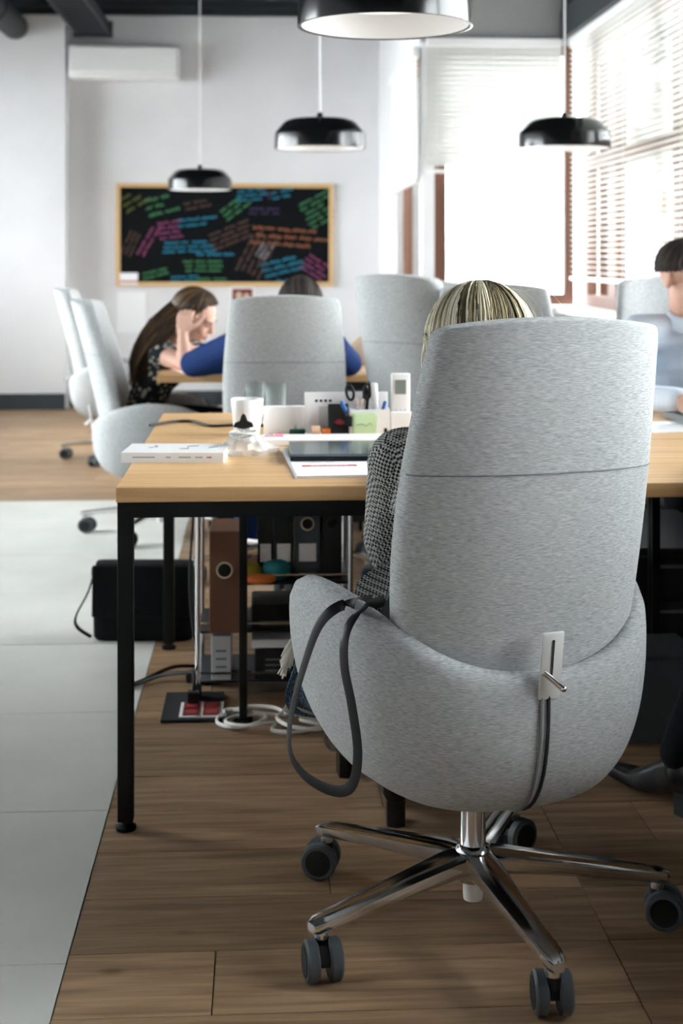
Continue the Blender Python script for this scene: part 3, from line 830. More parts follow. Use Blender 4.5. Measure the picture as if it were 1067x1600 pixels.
og = thing('desk_organizer', 'white desk organizer with back panel and pen cup', 'organizer', (0.238, 3.985, ZD))
MB().box((0, 0.035, 0.060), (0.236, 0.004, 0.118), None, 0.001).build('back_panel', 'white_gloss', og)
MB().box((0, 0.0, 0.002), (0.236, 0.074, 0.004), None, 0.001).build('tray', 'white_gloss', og)
for a, b in (((0.006, -0.036, 0.004), (0.118, -0.033, 0.076)), ((0.006, 0.027, 0.004), (0.118, 0.030, 0.076)), ((0.006, -0.033, 0.004), (0.009, 0.027, 0.076)), ((0.115, -0.033, 0.004), (0.118, 0.027, 0.076))):
    MB().span(a, b).build('cup_wall', 'white_gloss', og)
MB().box((0.106, -0.0366, 0.017), (0.008, 0.001, 0.014)).build('cup_cutout', 'black_plastic', og)
sh = thing('leaflet', 'printed grey-blue leaflet leaning in the organizer left half', 'leaflet', (0.163, 4.003, ZD + 0.004))
MB().box((0, 0, 0.050), (0.072, 0.002, 0.100)).build('sheet', 'paper', sh)
MB().box((0.012, -0.0014, 0.045), (0.030, 0.0006, 0.062)).build('picture', 'lightgrey', sh)
h2 = MB()
for k in range(4): h2.box((-0.01 + 0.013 * k, -0.0014, 0.092), (0.008, 0.0006, 0.007))
h2.build('heading', 'black_plastic', sh)
ph = thing('black_pouch', 'black pouch with a red emblem leaning beside the pen cup', 'pouch', (0.213, 3.972, ZD + 0.004))
MB().box((0, 0, 0.043), (0.058, 0.014, 0.086), (R(-6), 0, 0), 0.004).build('pouch', 'black_gloss', ph)
em = MB()
for k in range(5):
    a = R(30 + 30 * k); em.box((0.004 + 0.009 * math.cos(a), -0.0095, 0.028 + 0.010 * math.sin(a)), (0.004, 0.0015, 0.014), (0, math.pi / 2 - a, 0))
em.build('emblem', 'red', ph)
for nm, lab, x, m, r in (('tape_roll', 'pale roll of tape lying in front of the leaflet', 0.150, 'tape', 0.0135), ('tape_roll', 'orange tape roll next to the pale one', 0.178, 'orange', 0.010)):
    t = thing(nm, lab, 'tape', (x, 3.957, ZD + 0.004 + r), 0)
    MB().lathe([(r * 0.6, -0.012), (r, -0.012), (r, 0.012), (r * 0.6, 0.012), (r * 0.6, -0.012)], seg=24).build('roll', m, t, 40).rotation_euler = (0, R(90), 0)
    MB().lathe([(r * 0.45, -0.012), (r * 0.6, -0.012), (r * 0.6, 0.012), (r * 0.45, 0.012), (r * 0.45, -0.012)], seg=24).build('core', 'white_matte', t, 40).rotation_euler = (0, R(90), 0)
sn = thing('sticky_notes', 'pale green sticky notes stuck on the pen cup front', 'sticky notes', (0.283, 3.946, ZD + 0.004))
for k in range(3):
    MB().box((0.002 * k, -0.001 * k, 0.033 - 0.003 * k), (0.062, 0.001, 0.060), (R(4), R(2 * k), 0)).build('note', 'notes', sn)
cl = MB(); cl.tube([(-0.022, -0.005, 0.030), (-0.005, -0.005, 0.033), (0.006, -0.006, 0.027), (0.018, -0.005, 0.036), (0.022, -0.005, 0.028)], 0.0007, 6)
cl.build('sketch_line', 'green', sn)
tag(MB().box((0, 0, 0), (0.022, 0.012, 0.028), None, 0.002).build('binder_clip', 'black_plastic', None, False, (0.239, 3.938, ZD + 0.045)), 'small black binder clip on the left edge of the green notes', 'clip')

sc = thing('scissors', 'black-handled scissors standing in the pen cup', 'scissors', (0.276, 3.985, ZD + 0.006), 0)
for sgn, tilt in ((-1, -24), (1, 12)):
    h = MB(); ring = []
    for k in range(17):
        a = 2 * math.pi * k / 16; ring.append((0.010 * math.cos(a) + sgn * 0.010, 0.004 * sgn, 0.118 + 0.021 * math.sin(a)))
    h.tube(ring, 0.0042, 8); h.build('handle', 'black_plastic', sc, True, None, (0, R(tilt * 0.4), 0))
    MB().box((sgn * 0.004, 0.002 * sgn, 0.05), (0.009, 0.0015, 0.095), (0, R(tilt * 0.3), 0)).build('blade', 'chrome', sc)
def pen(label, x, y, m, L, lean, ry, r=0.0042, cap=None):
    t = thing('pen', label, 'pen', (x, y, ZD + 0.006), 0, 'pens in the pen cup'); t.rotation_euler = (R(lean), R(ry), 0)
    MB().lathe([(0.0005, 0), (0.0012, 0.002), (r, 0.014), (r, L - 0.004), (r * 0.7, L), (0.0005, L)], seg=14).build('barrel', m, t, 40)
    MB().lathe([(r * 1.1, L * 0.66), (r * 1.18, L * 0.67), (r * 1.18, L), (r * 0.8, L + 0.004), (0.0005, L + 0.004)], seg=14).build('pen_cap', cap or m, t, 40)
    MB().box((0, -r * 1.4, L * 0.85), (0.003, 0.002, L * 0.25)).build('clip', cap or m, t)
pen('tall black pen leaning right of the scissors', 0.289, 3.998, 'black_gloss', 0.142, 0, 5)
pen('thick white marker standing upright in the pen cup', 0.322, 3.992, 'white_gloss', 0.137, 2, -3, 0.0085)
pen('blue pen leaning in front of the white marker', 0.318, 3.966, 'blue', 0.092, 3, 16)
pen('blue capped pen leaning left out of the pen cup', 0.262, 3.975, 'grey', 0.098, 8, -24, 0.005, 'blue')
pen('second black pen behind the scissors', 0.270, 4.002, 'black_gloss', 0.128, 0, 10)

rm = thing('remote_control', 'white air conditioner remote standing upright at the organizer right end', 'remote', (0.388, 3.965, ZD))
MB().box((0, 0.010, 0.088), (0.052, 0.018, 0.174), None, 0.004, 3).build('case', 'white_gloss', rm, 40)
MB().box((-0.001, 0.0003, 0.137), (0.031, 0.0012, 0.040)).build('screen', 'lcd', rm)
for q in (-0.013, 0, 0.013): MB().box((q, 0.0005, 0.073), (0.007, 0.002, 0.005), None, 0.0008).build('button', 'lightgrey', rm)
MB().box((0, 0.004, 0.034), (0.056, 0.030, 0.068), None, 0.003).build('holder', 'white_matte', rm)

def cord(name, label, pts, r, m, n=40, cat='cable', kids=()):
    o = MB().tube(spline(pts, n), r, 8).build(name, m, None, True); return tag(o, label, cat)
cord('power_cable', 'black cable snaking across the rear desk toward the mug', [(-0.33, 4.22, 0.7542), (-0.27, 4.31, 0.7542), (-0.21, 4.32, 0.7542), (-0.15, 4.20, 0.7542), (-0.06, 4.22, 0.7542), (0.02, 4.19, 0.7542)], 0.0042, 'black_plastic')

# things by the man
lt = thing('laptop', 'open silver laptop under the hands of the man in blue', 'laptop', (1.42, 4.30, ZD))
MB().box((0, 0, 0.008), (0.32, 0.22, 0.016), None, 0.003).build('base', 'grey', lt)
MB().box((0, 0.005, 0.0168), (0.28, 0.11, 0.001)).build('keyboard', 'black_plastic', lt)
MB().box((0, -0.135, 0.07), (0.32, 0.008, 0.150), (R(38), 0, 0), 0.003).build('lid', 'grey', lt)
tag(MB().box((0, 0, 0.001), (0.21, 0.24, 0.002)).build('paper_sheet', 'paper', None, False, (1.19, 4.13, ZD), (0, 0, R(12))), 'white paper sheet on the desk by the silver laptop', 'paper')

# things on the second row
lt = thing('laptop', 'open black laptop on the desk of the person in navy', 'laptop', (0.21, 6.62, ZD))
MB().box((0, 0, 0.008), (0.30, 0.21, 0.016), None, 0.003).build('base', 'black_plastic', lt)
MB().box((0, -0.01, 0.0165), (0.26, 0.11, 0.001)).build('keyboard', 'grey', lt)
MB().box((0, 0.135, 0.10), (0.30, 0.008, 0.205), (R(-16), 0, 0), 0.003).build('lid', 'black_plastic', lt)
bg = MB()
rings = []
for z, s in ((0.0, 0.9), (0.02, 1.05), (0.06, 1.0), (0.10, 0.82), (0.13, 0.55), (0.142, 0.2)):
    rings.append([Vector((0.13 * s * math.cos(a) * (1 + 0.06 * math.sin(3 * a + 20 * z)), 0.07 * s * math.sin(a) * (1 + 0.1 * math.sin(5 * a)), z)) for a in (2 * math.pi * k / 30 for k in range(30))])
tag(bg.loft(rings).build('cloth_bundle', 'beige', None, 'all', (0.515, 6.60, ZD)), 'beige cloth bundle on the desk right of the person in navy', 'cloth')
pk = thing('paper_stack', 'stack of white papers at the far end of the girl\'s desk', 'papers', (-0.33, 7.15, ZD))
for k in range(5): MB().box((rnd.uniform(-0.008, 0.008), rnd.uniform(-0.008, 0.008), 0.006 + 0.012 * k), (0.30, 0.22, 0.0115), (0, 0, R(rnd.uniform(-5, 5)))).build('ream', 'paper', pk)
st = thing('stapler', 'black stapler lying on the white paper stack', 'stapler', (-0.36, 7.12, ZD + 0.0605), R(10))
MB().box((0, 0, 0.006), (0.15, 0.035, 0.012), None, 0.003).build('foot_plate', 'black_plastic', st)
MB().box((0.005, 0, 0.029), (0.15, 0.032, 0.022), (0, R(-5), 0), 0.006).build('top_arm', 'black_plastic', st)
tag(MB().box((0, 0, 0.001), (0.21, 0.297, 0.002)).build('paper_sheet', 'paper', None, False, (-0.27, 6.30, ZD), (0, 0, R(20))), 'white paper sheet on the desk beside the girl\'s elbow', 'paper')
tag(MB().box((0, 0, 0.0012), (0.30, 0.21, 0.0024)).build('paper_sheet', 'paper', None, False, (0.00, 6.23, ZD), (0, 0, R(-6))), 'white paper sheet under the left arm of the person in navy', 'paper')
tag(MB().box((0, 0, 0.0012), (0.21, 0.16, 0.0024)).build('paper_sheet', 'paper', None, False, (0.55, 6.22, ZD), (0, 0, R(6))), 'white paper sheet in front of the beige cloth bundle', 'paper')

# drawer units ---------------------------------------------------------------------------------
def pedestal(label, x0, x1, y0, y1, h, m='binder_dark'):
    t = thing('drawer_pedestal', label, 'cabinet', ((x0 + x1) / 2, (y0 + y1) / 2, 0), 0, 'dark drawer pedestals')
    W, D = x1 - x0, y1 - y0
    MB().span((-W / 2, -D / 2, 0.045), (W / 2, D / 2, h), 0.004).build('body', m, t)
    n = 3; hh = (h - 0.07) / n
    for k in range(n):
        d = MB().box((0, -D / 2 - 0.009, 0.055 + hh * (k + 0.5)), (W - 0.012, 0.018, hh - 0.008), None, 0.003).build('drawer', m, t)
        MB().box((0, -D / 2 - 0.022, 0.055 + hh * (k + 0.5) + hh * 0.25), (0.10, 0.010, 0.010), None, 0.003).build('handle', 'grey', d)
    for sx in (-1, 1):
        for sy in (-1, 1): MB().cyl((sx * (W / 2 - 0.04) - 0.008, sy * (D / 2 - 0.04), 0.0225), (sx * (W / 2 - 0.04) + 0.008, sy * (D / 2 - 0.04), 0.0225), 0.0225, seg=14).build('wheel', 'rubber', t, True)
pedestal('added dark drawer block filling the shade under the desk of the person in navy', 0.09, 0.49, 6.45, 6.77, 0.58)  # added block, its dark colour stands for the shade under the desk
pedestal('dark drawer pedestal under the right-hand desk', 0.93, 1.33, 3.90, 4.50, 0.44)
gb = thing('storage_bin', 'grey plastic bin on the floor beside the black boot', 'bin', (1.00, 3.70, 0), R(3))
rings = [[Vector((x * s, y * s, z)) for x, y in ((-0.11, -0.10), (0.11, -0.10), (0.12, -0.09), (0.12, 0.09), (0.11, 0.10), (-0.11, 0.10), (-0.12, 0.09), (-0.12, -0.09))] for s, z in ((0.9, 0.0), (1.0, 0.22), (0.96, 0.22), (0.86, 0.01))]
MB().loft(rings, True, True, True).build('bucket', 'bin', gb)
MB().box((0, 0, 0.222), (0.26, 0.22, 0.012), None, 0.004).build('lid', 'bin', gb)

# binder shelves mirrored in the glass, built as an added cart with files ----------------------------------------------------------------
ct = thing('reflected_shelf_cart', 'added chrome-framed cart standing in for binder shelves reflected in glass', 'cart', (0.035, 4.16, 0))
cx, cy = 0.215, 0.135
for sx in (-1, 1):
    for sy in (-1, 1):
        MB().cyl((sx * cx, sy * cy, 0.05), (sx * cx, sy * cy, 0.52), 0.008, seg=12).build('post', 'chrome', ct, True)
        MB().cyl((sx * cx - 0.009, sy * cy, 0.024), (sx * cx + 0.009, sy * cy, 0.024), 0.024, seg=18).build('wheel', 'rubber', ct, True)
    MB().tube([(sx * cx, -cy, 0.51), (sx * cx, -cy, 0.545), (sx * cx, -cy + 0.02, 0.56), (sx * cx, cy - 0.02, 0.56), (sx * cx, cy, 0.545), (sx * cx, cy, 0.51)], 0.008, 10).build('handle_bar', 'chrome', ct, True)
for z in (0.055, 0.195, 0.330):
    xl = -0.085 if z > 0.3 else -cx
    MB().span((xl, -cy, z - 0.006), (cx, cy, z), 0.002).build('shelf', 'binder_dark', ct)
    MB().tube([(xl, -cy, z + 0.022), (cx, -cy, z + 0.022)], 0.0035, 8).build('guard_rail', 'chrome', ct, True)
def binder(label, x, y, z, w_, h_, d_, m, lean=0, hole=True, lbl=True):
    t = thing('binder', label, 'binder', (x, y, z), 0, 'reflected binders built on the cart'); t.rotation_euler = (0, R(lean), 0)
    MB().box((0, 0, h_ / 2), (w_, d_, h_), None, 0.002).build('cover', m, t)
    if hole:
        MB().cyl((0, -d_ / 2 - 0.001, h_ * 0.62), (0, -d_ / 2 + 0.002, h_ * 0.62), w_ * 0.23, seg=20).build('finger_hole', 'black_plastic', t)
        MB().lathe([(w_ * 0.22, -0.001), (w_ * 0.28, -0.001), (w_ * 0.28, 0.001), (w_ * 0.22, 0.001)], seg=20).build('hole_ring', 'chrome', t, False, (0, -d_ / 2 - 0.001, h_ * 0.62), (R(90), 0, 0))
    if lbl: MB().box((0, -d_ / 2 - 0.0006, h_ * 0.30), (w_ * 0.7, 0.001, h_ * 0.20)).build('spine_label', 'paper', t)
binder('reflected grey binder with finger hole, built on the cart top shelf', 0.130, 4.17, 0.331, 0.070, 0.255, 0.22, 'binder', 0)
binder('reflected black binder, built left of the grey one on the cart', 0.062, 4.17, 0.331, 0.055, 0.255, 0.22, 'binder_dark', 0, False)
binder('reflected narrow dark binder with white label, built on the cart top shelf', 0.010, 4.17, 0.331, 0.045, 0.255, 0.22, 'binder_dark', 0, False)
binder('reflected dark binder, built at the right end of the cart top shelf', 0.200, 4.17, 0.331, 0.055, 0.255, 0.22, 'binder_dark', 0, True, False)
binder('reflected brown kraft magazine file, built on the cart middle shelf', -0.105, 4.10, 0.196, 0.085, 0.285, 0.20, 'kraft', 0, True, False)
for lab, x, y, m, rx, rz in (('yellow pouch on the cart top shelf', -0.035, 4.045, 'yellow', 0.035, 0.028), ('teal pouch beside the yellow one on the cart', 0.040, 4.048, 'teal', 0.042, 0.030), ('orange pouch lying in front of the yellow pouch', -0.005, 4.020, 'orange', 0.045, 0.014)):
    mb = MB(); rings = []
    for k in range(9):
        th = math.pi * (k + 0.5) / 9
        rings.append([Vector((rx * math.sin(th) ** 0.6 * math.cos(a), 0.020 * math.sin(th) ** 0.7 * math.sin(a) * (1 + 0.2 * math.sin(3 * a)), rz - rz * math.cos(th))) for a in (2 * math.pi * j / 20 for j in range(20))])
    o = mb.loft(rings).build('pouch', m, None, 'all', (x, y, 0.3305)); tag(o, lab, 'pouch')
    if m == 'orange': o.location.y = 4.010
pr = thing('router', 'black device box on the cart middle shelf', 'device', (0.07, 4.12, 0.1955))
MB().box((0, 0, 0.035), (0.20, 0.18, 0.07), None, 0.006).build('case', 'black_plastic', pr)
MB().box((0, -0.0905, 0.02), (0.15, 0.001, 0.01)).build('front_strip', 'grey', pr)
for lab, x, w_, h_, m in (('pale upright box on the cart bottom shelf', -0.115, 0.055, 0.125, 'lightgrey'), ('dark printed box on the cart bottom shelf', 0.045, 0.13, 0.085, 'binder_dark')):
    t = thing('carton', lab, 'box', (x, 4.10, 0.0555))
    MB().box((0, 0, h_ / 2), (w_, 0.14, h_), None, 0.002).build('box', m, t)
    pt = MB()
    for k in range(3): pt.box((0, -0.0706, h_ * (0.3 + 0.18 * k)), (w_ * 0.55, 0.0008, h_ * 0.05))
    pt.build('print', 'grey', t)
tag(MB().box((0, 0, 0.012), (0.15, 0.12, 0.024), None, 0.002).build('white_folder', 'paper', None, False, (0.045, 4.10, 0.1415)), 'white folder lying on the dark printed box', 'folder')

# floor box, adapter, cables ---------------------------------------------------------------------------------
fb = thing('floor_socket_box', 'dark floor socket box with four red sockets', 'socket box', (-0.19, 3.96, 0), 0)
MB().box((0, 0, 0.004), (0.165, 0.25, 0.008), None, 0.002).build('plate', 'binder_dark', fb)
MB().box((0.025, -0.045, 0.0095), (0.118, 0.125, 0.004), None, 0.001).build('socket_frame', 'white_matte', fb)
for ix in (-1, 1):
    for iy in (-1, 1):
        s_ = MB().box((0.025 + ix * 0.027, -0.045 + iy * 0.029, 0.0125), (0.046, 0.050, 0.004), None, 0.001).build('socket', 'socket', fb)
        MB().cyl((0.025 + ix * 0.027, -0.045 + iy * 0.029, 0.014), (0.025 + ix * 0.027, -0.045 + iy * 0.029, 0.0152), 0.016, seg=18).build('socket_well', 'red', s_)
MB().box((0.0, 0.005, 0.030), (0.034, 0.034, 0.032), None, 0.005).build('plug', 'black_plastic', fb)
cord('power_cable', 'black cable looping from the floor socket onto the tiles', [(-0.19, 3.965, 0.046), (-0.19, 3.99, 0.09), (-0.22, 4.04, 0.075), (-0.29, 4.12, 0.045), (-0.36, 4.16, 0.010), (-0.39, 4.15, 0.006), (-0.34, 4.20, 0.012), (-0.26, 4.26, 0.03), (-0.17, 4.28, 0.022)], 0.0055, 'black_plastic', 60)
ad = thing('power_adapter', 'black power adapter lying on the floor left of the cart', 'adapter', (-0.155, 3.79 + 0.46, 0), R(-25))
MB().box((0, -0.02, 0.018), (0.075, 0.13, 0.034), None, 0.006).build('brick', 'black_plastic', ad)
cord('power_cable', 'thin black cable hanging from the rear desk to the floor adapter', [(-0.20, 4.53, 0.69), (-0.215, 4.50, 0.45), (-0.225, 4.46, 0.25), (-0.21, 4.38, 0.10), (-0.185, 4.33, 0.03)], 0.004, 'black_plastic', 40)
def coil(cx, cy, n, r0, r1, seed):
    q = random.Random(seed); out = []
    for k in range(n * 8):
        a = k * math.pi / 4; r = r0 + (r1 - r0) * (0.5 + 0.5 * math.sin(k * 0.41 + seed))
        out.append((cx + r * 1.05 * math.cos(a), cy + r * 1.0 * math.sin(a), 0.007 + 0.013 * (0.5 + 0.5 * math.sin(k * 0.9 + seed)) + 0.0012 * (k // 8)))
    return out
cord('extension_cable', 'coiled white cable on the wooden floor by the socket box', [(-0.10, 3.86, 0.012), (-0.085, 3.90, 0.014)] + coil(-0.035, 3.82, 2, 0.040, 0.095, 1) + [(0.03, 3.74, 0.007), (0.10, 3.73, 0.007)] + coil(0.14, 3.80, 2, 0.035, 0.095, 3) + [(0.18, 3.73, 0.006), (0.24, 3.74, 0.006)], 0.0055, 'cable_white', 420)

# black messenger bag -------------------------------------------------------------------------------------------
bgm = thing('messenger_bag', 'black messenger bag standing on the tiles behind the desk leg', 'bag', (-0.385, 4.72, 0), R(-3))
rings = []
for z, s, d in ((0.0, 0.95, 0.06), (0.01, 1.0, 0.068), (0.10, 1.01, 0.072), (0.20, 0.985, 0.058), (0.245, 0.97, 0.040), (0.25, 0.95, 0.02)):
    ring = []
    for k in range(32):
        a = 2 * math.pi * k / 32; ca, sa = math.cos(a), math.sin(a)
        ring.append(Vector((0.165 * s * math.copysign(abs(ca) ** 0.3, ca), d * math.copysign(abs(sa) ** 0.5, sa), z)))
    rings.append(ring)
MB().loft(rings).build('body', 'nylon', bgm, 50)
MB().box((0, -0.070, 0.165), (0.325, 0.010, 0.165), (R(-5), 0, 0), 0.004).build('flap', 'nylon', bgm)
MB().tube(spline([(-0.165, 0, 0.225), (-0.185, -0.01, 0.15), (-0.222, -0.03, 0.075), (-0.215, -0.04, 0.04), (-0.17, -0.05, 0.012)], 20), 0.016, 8, 0.2, (0, 1, 0)).build('strap', 'nylon', bgm, True)
MB().box((-0.170, 0, 0.215), (0.008, 0.04, 0.03), None, 0.002).build('strap_loop', 'black_plastic', bgm)

# ------------------------------------------------------------------ people
def V(*a): return Vector(a)
def add_torso(mb, J, g=0.0, lower=True, s=1.0):
    if lower: mb.ell(J['pelvis'], (0.150 * s + g, 0.105 * s + g, 0.095 + g))
    pts = spline([J['pelvis'], J['waist'], J['chest']], 7)
    rx = [0.142, 0.132, 0.122, 0.120, 0.132, 0.145, 0.150]; ry = [0.10, 0.098, 0.092, 0.092, 0.10, 0.105, 0.105]
    rings = []
    for p, a, b in zip(pts, rx, ry):
        rings.append([p + Vector(((a * s + g) * math.cos(q), (b * s + g) * math.sin(q), 0)) for q in (2 * math.pi * k / 20 for k in range(20))])
    mb.loft(rings)
    mb.ell(J['chest'], (0.150 * s + g, 0.105 * s + g, 0.115 * s + g))
    mb.cap(J['shL'], J['shR'], 0.054 * s + g); mb.cap(J['chest'], (J['shL'] + J['shR']) / 2 + V(0, 0, 0.02), 0.075 * s + g, 0.06 * s + g)
def add_arm(mb, J, sd, g=0.0, s=1.0, to=1.0):
    a, b, c = J['sh' + sd], J['el' + sd], J['wr' + sd]
    mb.cap(a, b, 0.050 * s + g, 0.039 * s + g); mb.cap(b, b + (c - b) * to, 0.039 * s + g, 0.026 * s + g * 1.2)
def add_leg(mb, J, sd, g=0.0, s=1.0):
    mb.cap(J['hip' + sd], J['kn' + sd], 0.082 * s + g, 0.055 * s + g); mb.cap(J['kn' + sd], J['an' + sd], 0.053 * s + g, 0.036 * s + g * 1.3)
    mid = J['kn' + sd].lerp(J['an' + sd], 0.3); mb.cap(mid, J['kn' + sd].lerp(J['an' + sd], 0.5), 0.054 * s + g, 0.048 * s + g)
def add_foot(mb, J, sd, r=0.034):
    a = J['an' + sd]; t = J['toe' + sd]
    mb.cap(V(a.x, a.y, a.z), V(a.x, a.y, 0.045), r * 1.0, r * 1.05); mb.cap(V(a.x, a.y, 0.04), V(t.x, t.y, 0.026), r * 1.0, r * 0.7)
def add_head(mb, c, m, s=1.0):
    def P(x, y, z): return c + m @ V(x * s, y * s, z * s)
    mb.ell(P(0, -0.012, 0.030), (0.076 * s, 0.096 * s, 0.086 * s), m)
    mb.ell(P(0, 0.026, -0.035), (0.060 * s, 0.064 * s, 0.078 * s), m)
    mb.ell(P(0, 0.066, -0.092), (0.024 * s, 0.020 * s, 0.018 * s), m)
    mb.cap(P(0, 0.086, 0.012), P(0, 0.106, -0.030), 0.008 * s, 0.0115 * s); mb.ell(P(0, 0.095, -0.034), (0.017 * s, 0.012 * s, 0.009 * s), m)
    mb.ell(P(0, 0.077, 0.022), (0.052 * s, 0.014 * s, 0.012 * s), m)
    for q in (-1, 1):
        mb.ell(P(q * 0.034, 0.062, -0.034), (0.024 * s, 0.024 * s, 0.026 * s), m)
        mb.ell(P(q * 0.077, -0.004, -0.008), (0.009 * s, 0.019 * s, 0.032 * s), m)
    mb.ell(P(0, 0.086, -0.064), (0.026 * s, 0.010 * s, 0.011 * s), m)
def add_face(root, body, c, m, s=1.0, closed=False):
    def P(x, y, z): return c + m @ V(x * s, y * s, z * s)
    for q in (-1, 1):
        e = MB()
        if closed: e.ell(P(q * 0.031, 0.0825, -0.002), (0.015 * s, 0.006 * s, 0.0028 * s), m)
        else: e.ell(P(q * 0.031, 0.0800, 0.0), (0.0125 * s, 0.007 * s, 0.0065 * s), m)
        e.build('eye', 'eye_dark', root, 'all')
        MB().ell(P(q * 0.032, 0.0895, 0.021), (0.020 * s, 0.004 * s, 0.0035 * s), m).build('eyebrow', 'hair_dark', root, 'all')
    MB().ell(P(0, 0.0925, -0.064), (0.024 * s, 0.0055 * s, 0.007 * s), m).build('lips', 'lip', root, 'all')
def add_hand(mb, wr, d, n, side, curl=25, s=1.0):
    """d: pointing direction, n: out of the palm, side: +1/-1 thumb along d x n"""
    d = d.normalized(); n = (n - d * n.dot(d)).normalized(); sv = d.cross(n)
    for k, (off, L) in enumerate(((0.030, 0.9), (0.0105, 1.0), (-0.0105, 0.95), (-0.030, 0.75))):
        o = off * side
        kn = wr + d * 0.085 * s + sv * o * s
        mb.cap(wr + d * 0.01 + sv * o * 0.6 * s, kn, 0.014 * s, 0.0115 * s)
        p = kn; a = 0.0
        for j, ln in enumerate((0.042, 0.027, 0.021)):
            a += R(curl * (0.8 if j == 0 else 1.2))
            q = p + (d * math.cos(a) + n * math.sin(a)) * ln * L * s + sv * (o * 0.05)
            mb.cap(p, q, (0.0088 - 0.0006 * j) * s, (0.0082 - 0.0006 * j) * s, 10); p = q
    p = wr + d * 0.022 * s + sv * 0.026 * side * s; dirn = (d * 0.65 + sv * side * 0.75 + n * 0.25).normalized()
    for j, ln in enumerate((0.040, 0.032, 0.026)):
        q = p + dirn * ln * s; mb.cap(p, q, (0.0125 - 0.0015 * j) * s, (0.0110 - 0.0015 * j) * s, 10); p = q
        dirn = (dirn + d * 0.35).normalized()
def set_tone(me, tones):
    at = me.attributes.new('tone', 'FLOAT', 'POINT'); at.data.foreach_set('value', tones)
def cap_hair(mb, c, m, rad, lim, n=12, seg=40, rough=0.0, rr=None):
    rr = rr or random.Random(3); rings = []
    for i in range(n + 1):
        ring = []
        for k in range(seg):
            az = 2 * math.pi * k / seg; th = lim(az) * max(i, 0.12) / n
            f = 1.0 if i < n else 0.88
            f *= 1 + (rr.uniform(-rough, rough) if 0 < i < n else 0)
            ring.append(c + m @ V(rad[0] * f * math.sin(th) * math.cos(az), rad[1] * f * math.sin(th) * math.sin(az), rad[2] * f * math.cos(th)))
        rings.append(ring)
    # inner surface so that the hair has thickness
    for i in range(n, -1, -1):
        ring = []
        for k in range(seg):
            az = 2 * math.pi * k / seg; th = lim(az) * max(i, 0.12) / n * 0.99
            ring.append(c + m @ V(rad[0] * 0.84 * math.sin(th) * math.cos(az), rad[1] * 0.84 * math.sin(th) * math.sin(az), rad[2] * 0.84 * math.cos(th)))
        rings.append(ring)
    mb.loft(rings)
def face_lim(front, sides, back, lo=0.15, hi=0.75):
    def f(az):
        y = math.sin(az)      # +1 = face, -1 = back
        x = abs(math.cos(az))
        return R(front if y > hi else (sides + (front - sides) * max(0, (y - lo) / (hi - lo)) if y > lo else back + (sides - back) * max(0, (y + 0.9) / (lo + 0.9))))
    return f
def strand_hair(root, c, m, rad, lim, n, fall, mname, seed, wid=0.0032, cap=True, lift=0.014):
    q = random.Random(seed); mb = MB(); tones = []
    if cap:
        cap_hair(mb, c, m, [r * 0.97 for r in rad], lim, rr=q); tones += [0.12] * len(mb.v)
    clumps = [q.uniform(0.05, 1.0) for _ in range(46)]
    for i in range(n):
        az = q.uniform(0, 2 * math.pi); L = lim(az) * q.uniform(0.9, 1.0)
        th0 = R(q.uniform(1, 14)); pts = []
        off = 1 + q.uniform(-0.015, 0.05)
        tone = min(1, max(0, clumps[int(az / (2 * math.pi) * 46) % 46] + q.uniform(-0.3, 0.3)))
        a2 = az + q.uniform(-0.12, 0.12)
        for k in range(8):
            th = th0 + (L - th0) * k / 7.0; a = az + (a2 - az) * k / 7.0
            pts.append(c + m @ V(rad[0] * off * math.sin(th) * math.cos(a), rad[1] * off * math.sin(th) * math.sin(a), rad[2] * off * math.cos(th)))
        extra = fall(az, pts[-1], q)
        if extra: pts = pts + [p for p in spline([pts[-2], pts[-1]] + extra, 9)][2:]
        w2 = wid * q.uniform(0.6, 1.3); N = len(pts); base = len(mb.v); vs = []
        for k, p in enumerate(pts):
            t = (pts[min(k + 1, N - 1)] - pts[max(k - 1, 0)]).normalized(); nrm = (p - c).normalized()
            sd = t.cross(nrm); sd = sd.normalized() if sd.length > 1e-4 else t.orthogonal().normalized()
            ww = w2 * (0.35 + 0.65 * math.sin(math.pi * min(0.95, (k + 0.6) / N)))
            vs += [p + sd * ww, p + nrm * ww * 0.7, p - sd * ww]; tones += [tone] * 3
        fs = []
        for k in range(N - 1):
            for j in range(3): fs.append((k * 3 + j, k * 3 + (j + 1) % 3, (k + 1) * 3 + (j + 1) % 3, (k + 1) * 3 + j))
        mb.add(vs, fs)
    o = mb.build('hair', mname, root, 'all'); set_tone(o.data, tones); o['kind'] = 'stuff'
    return o
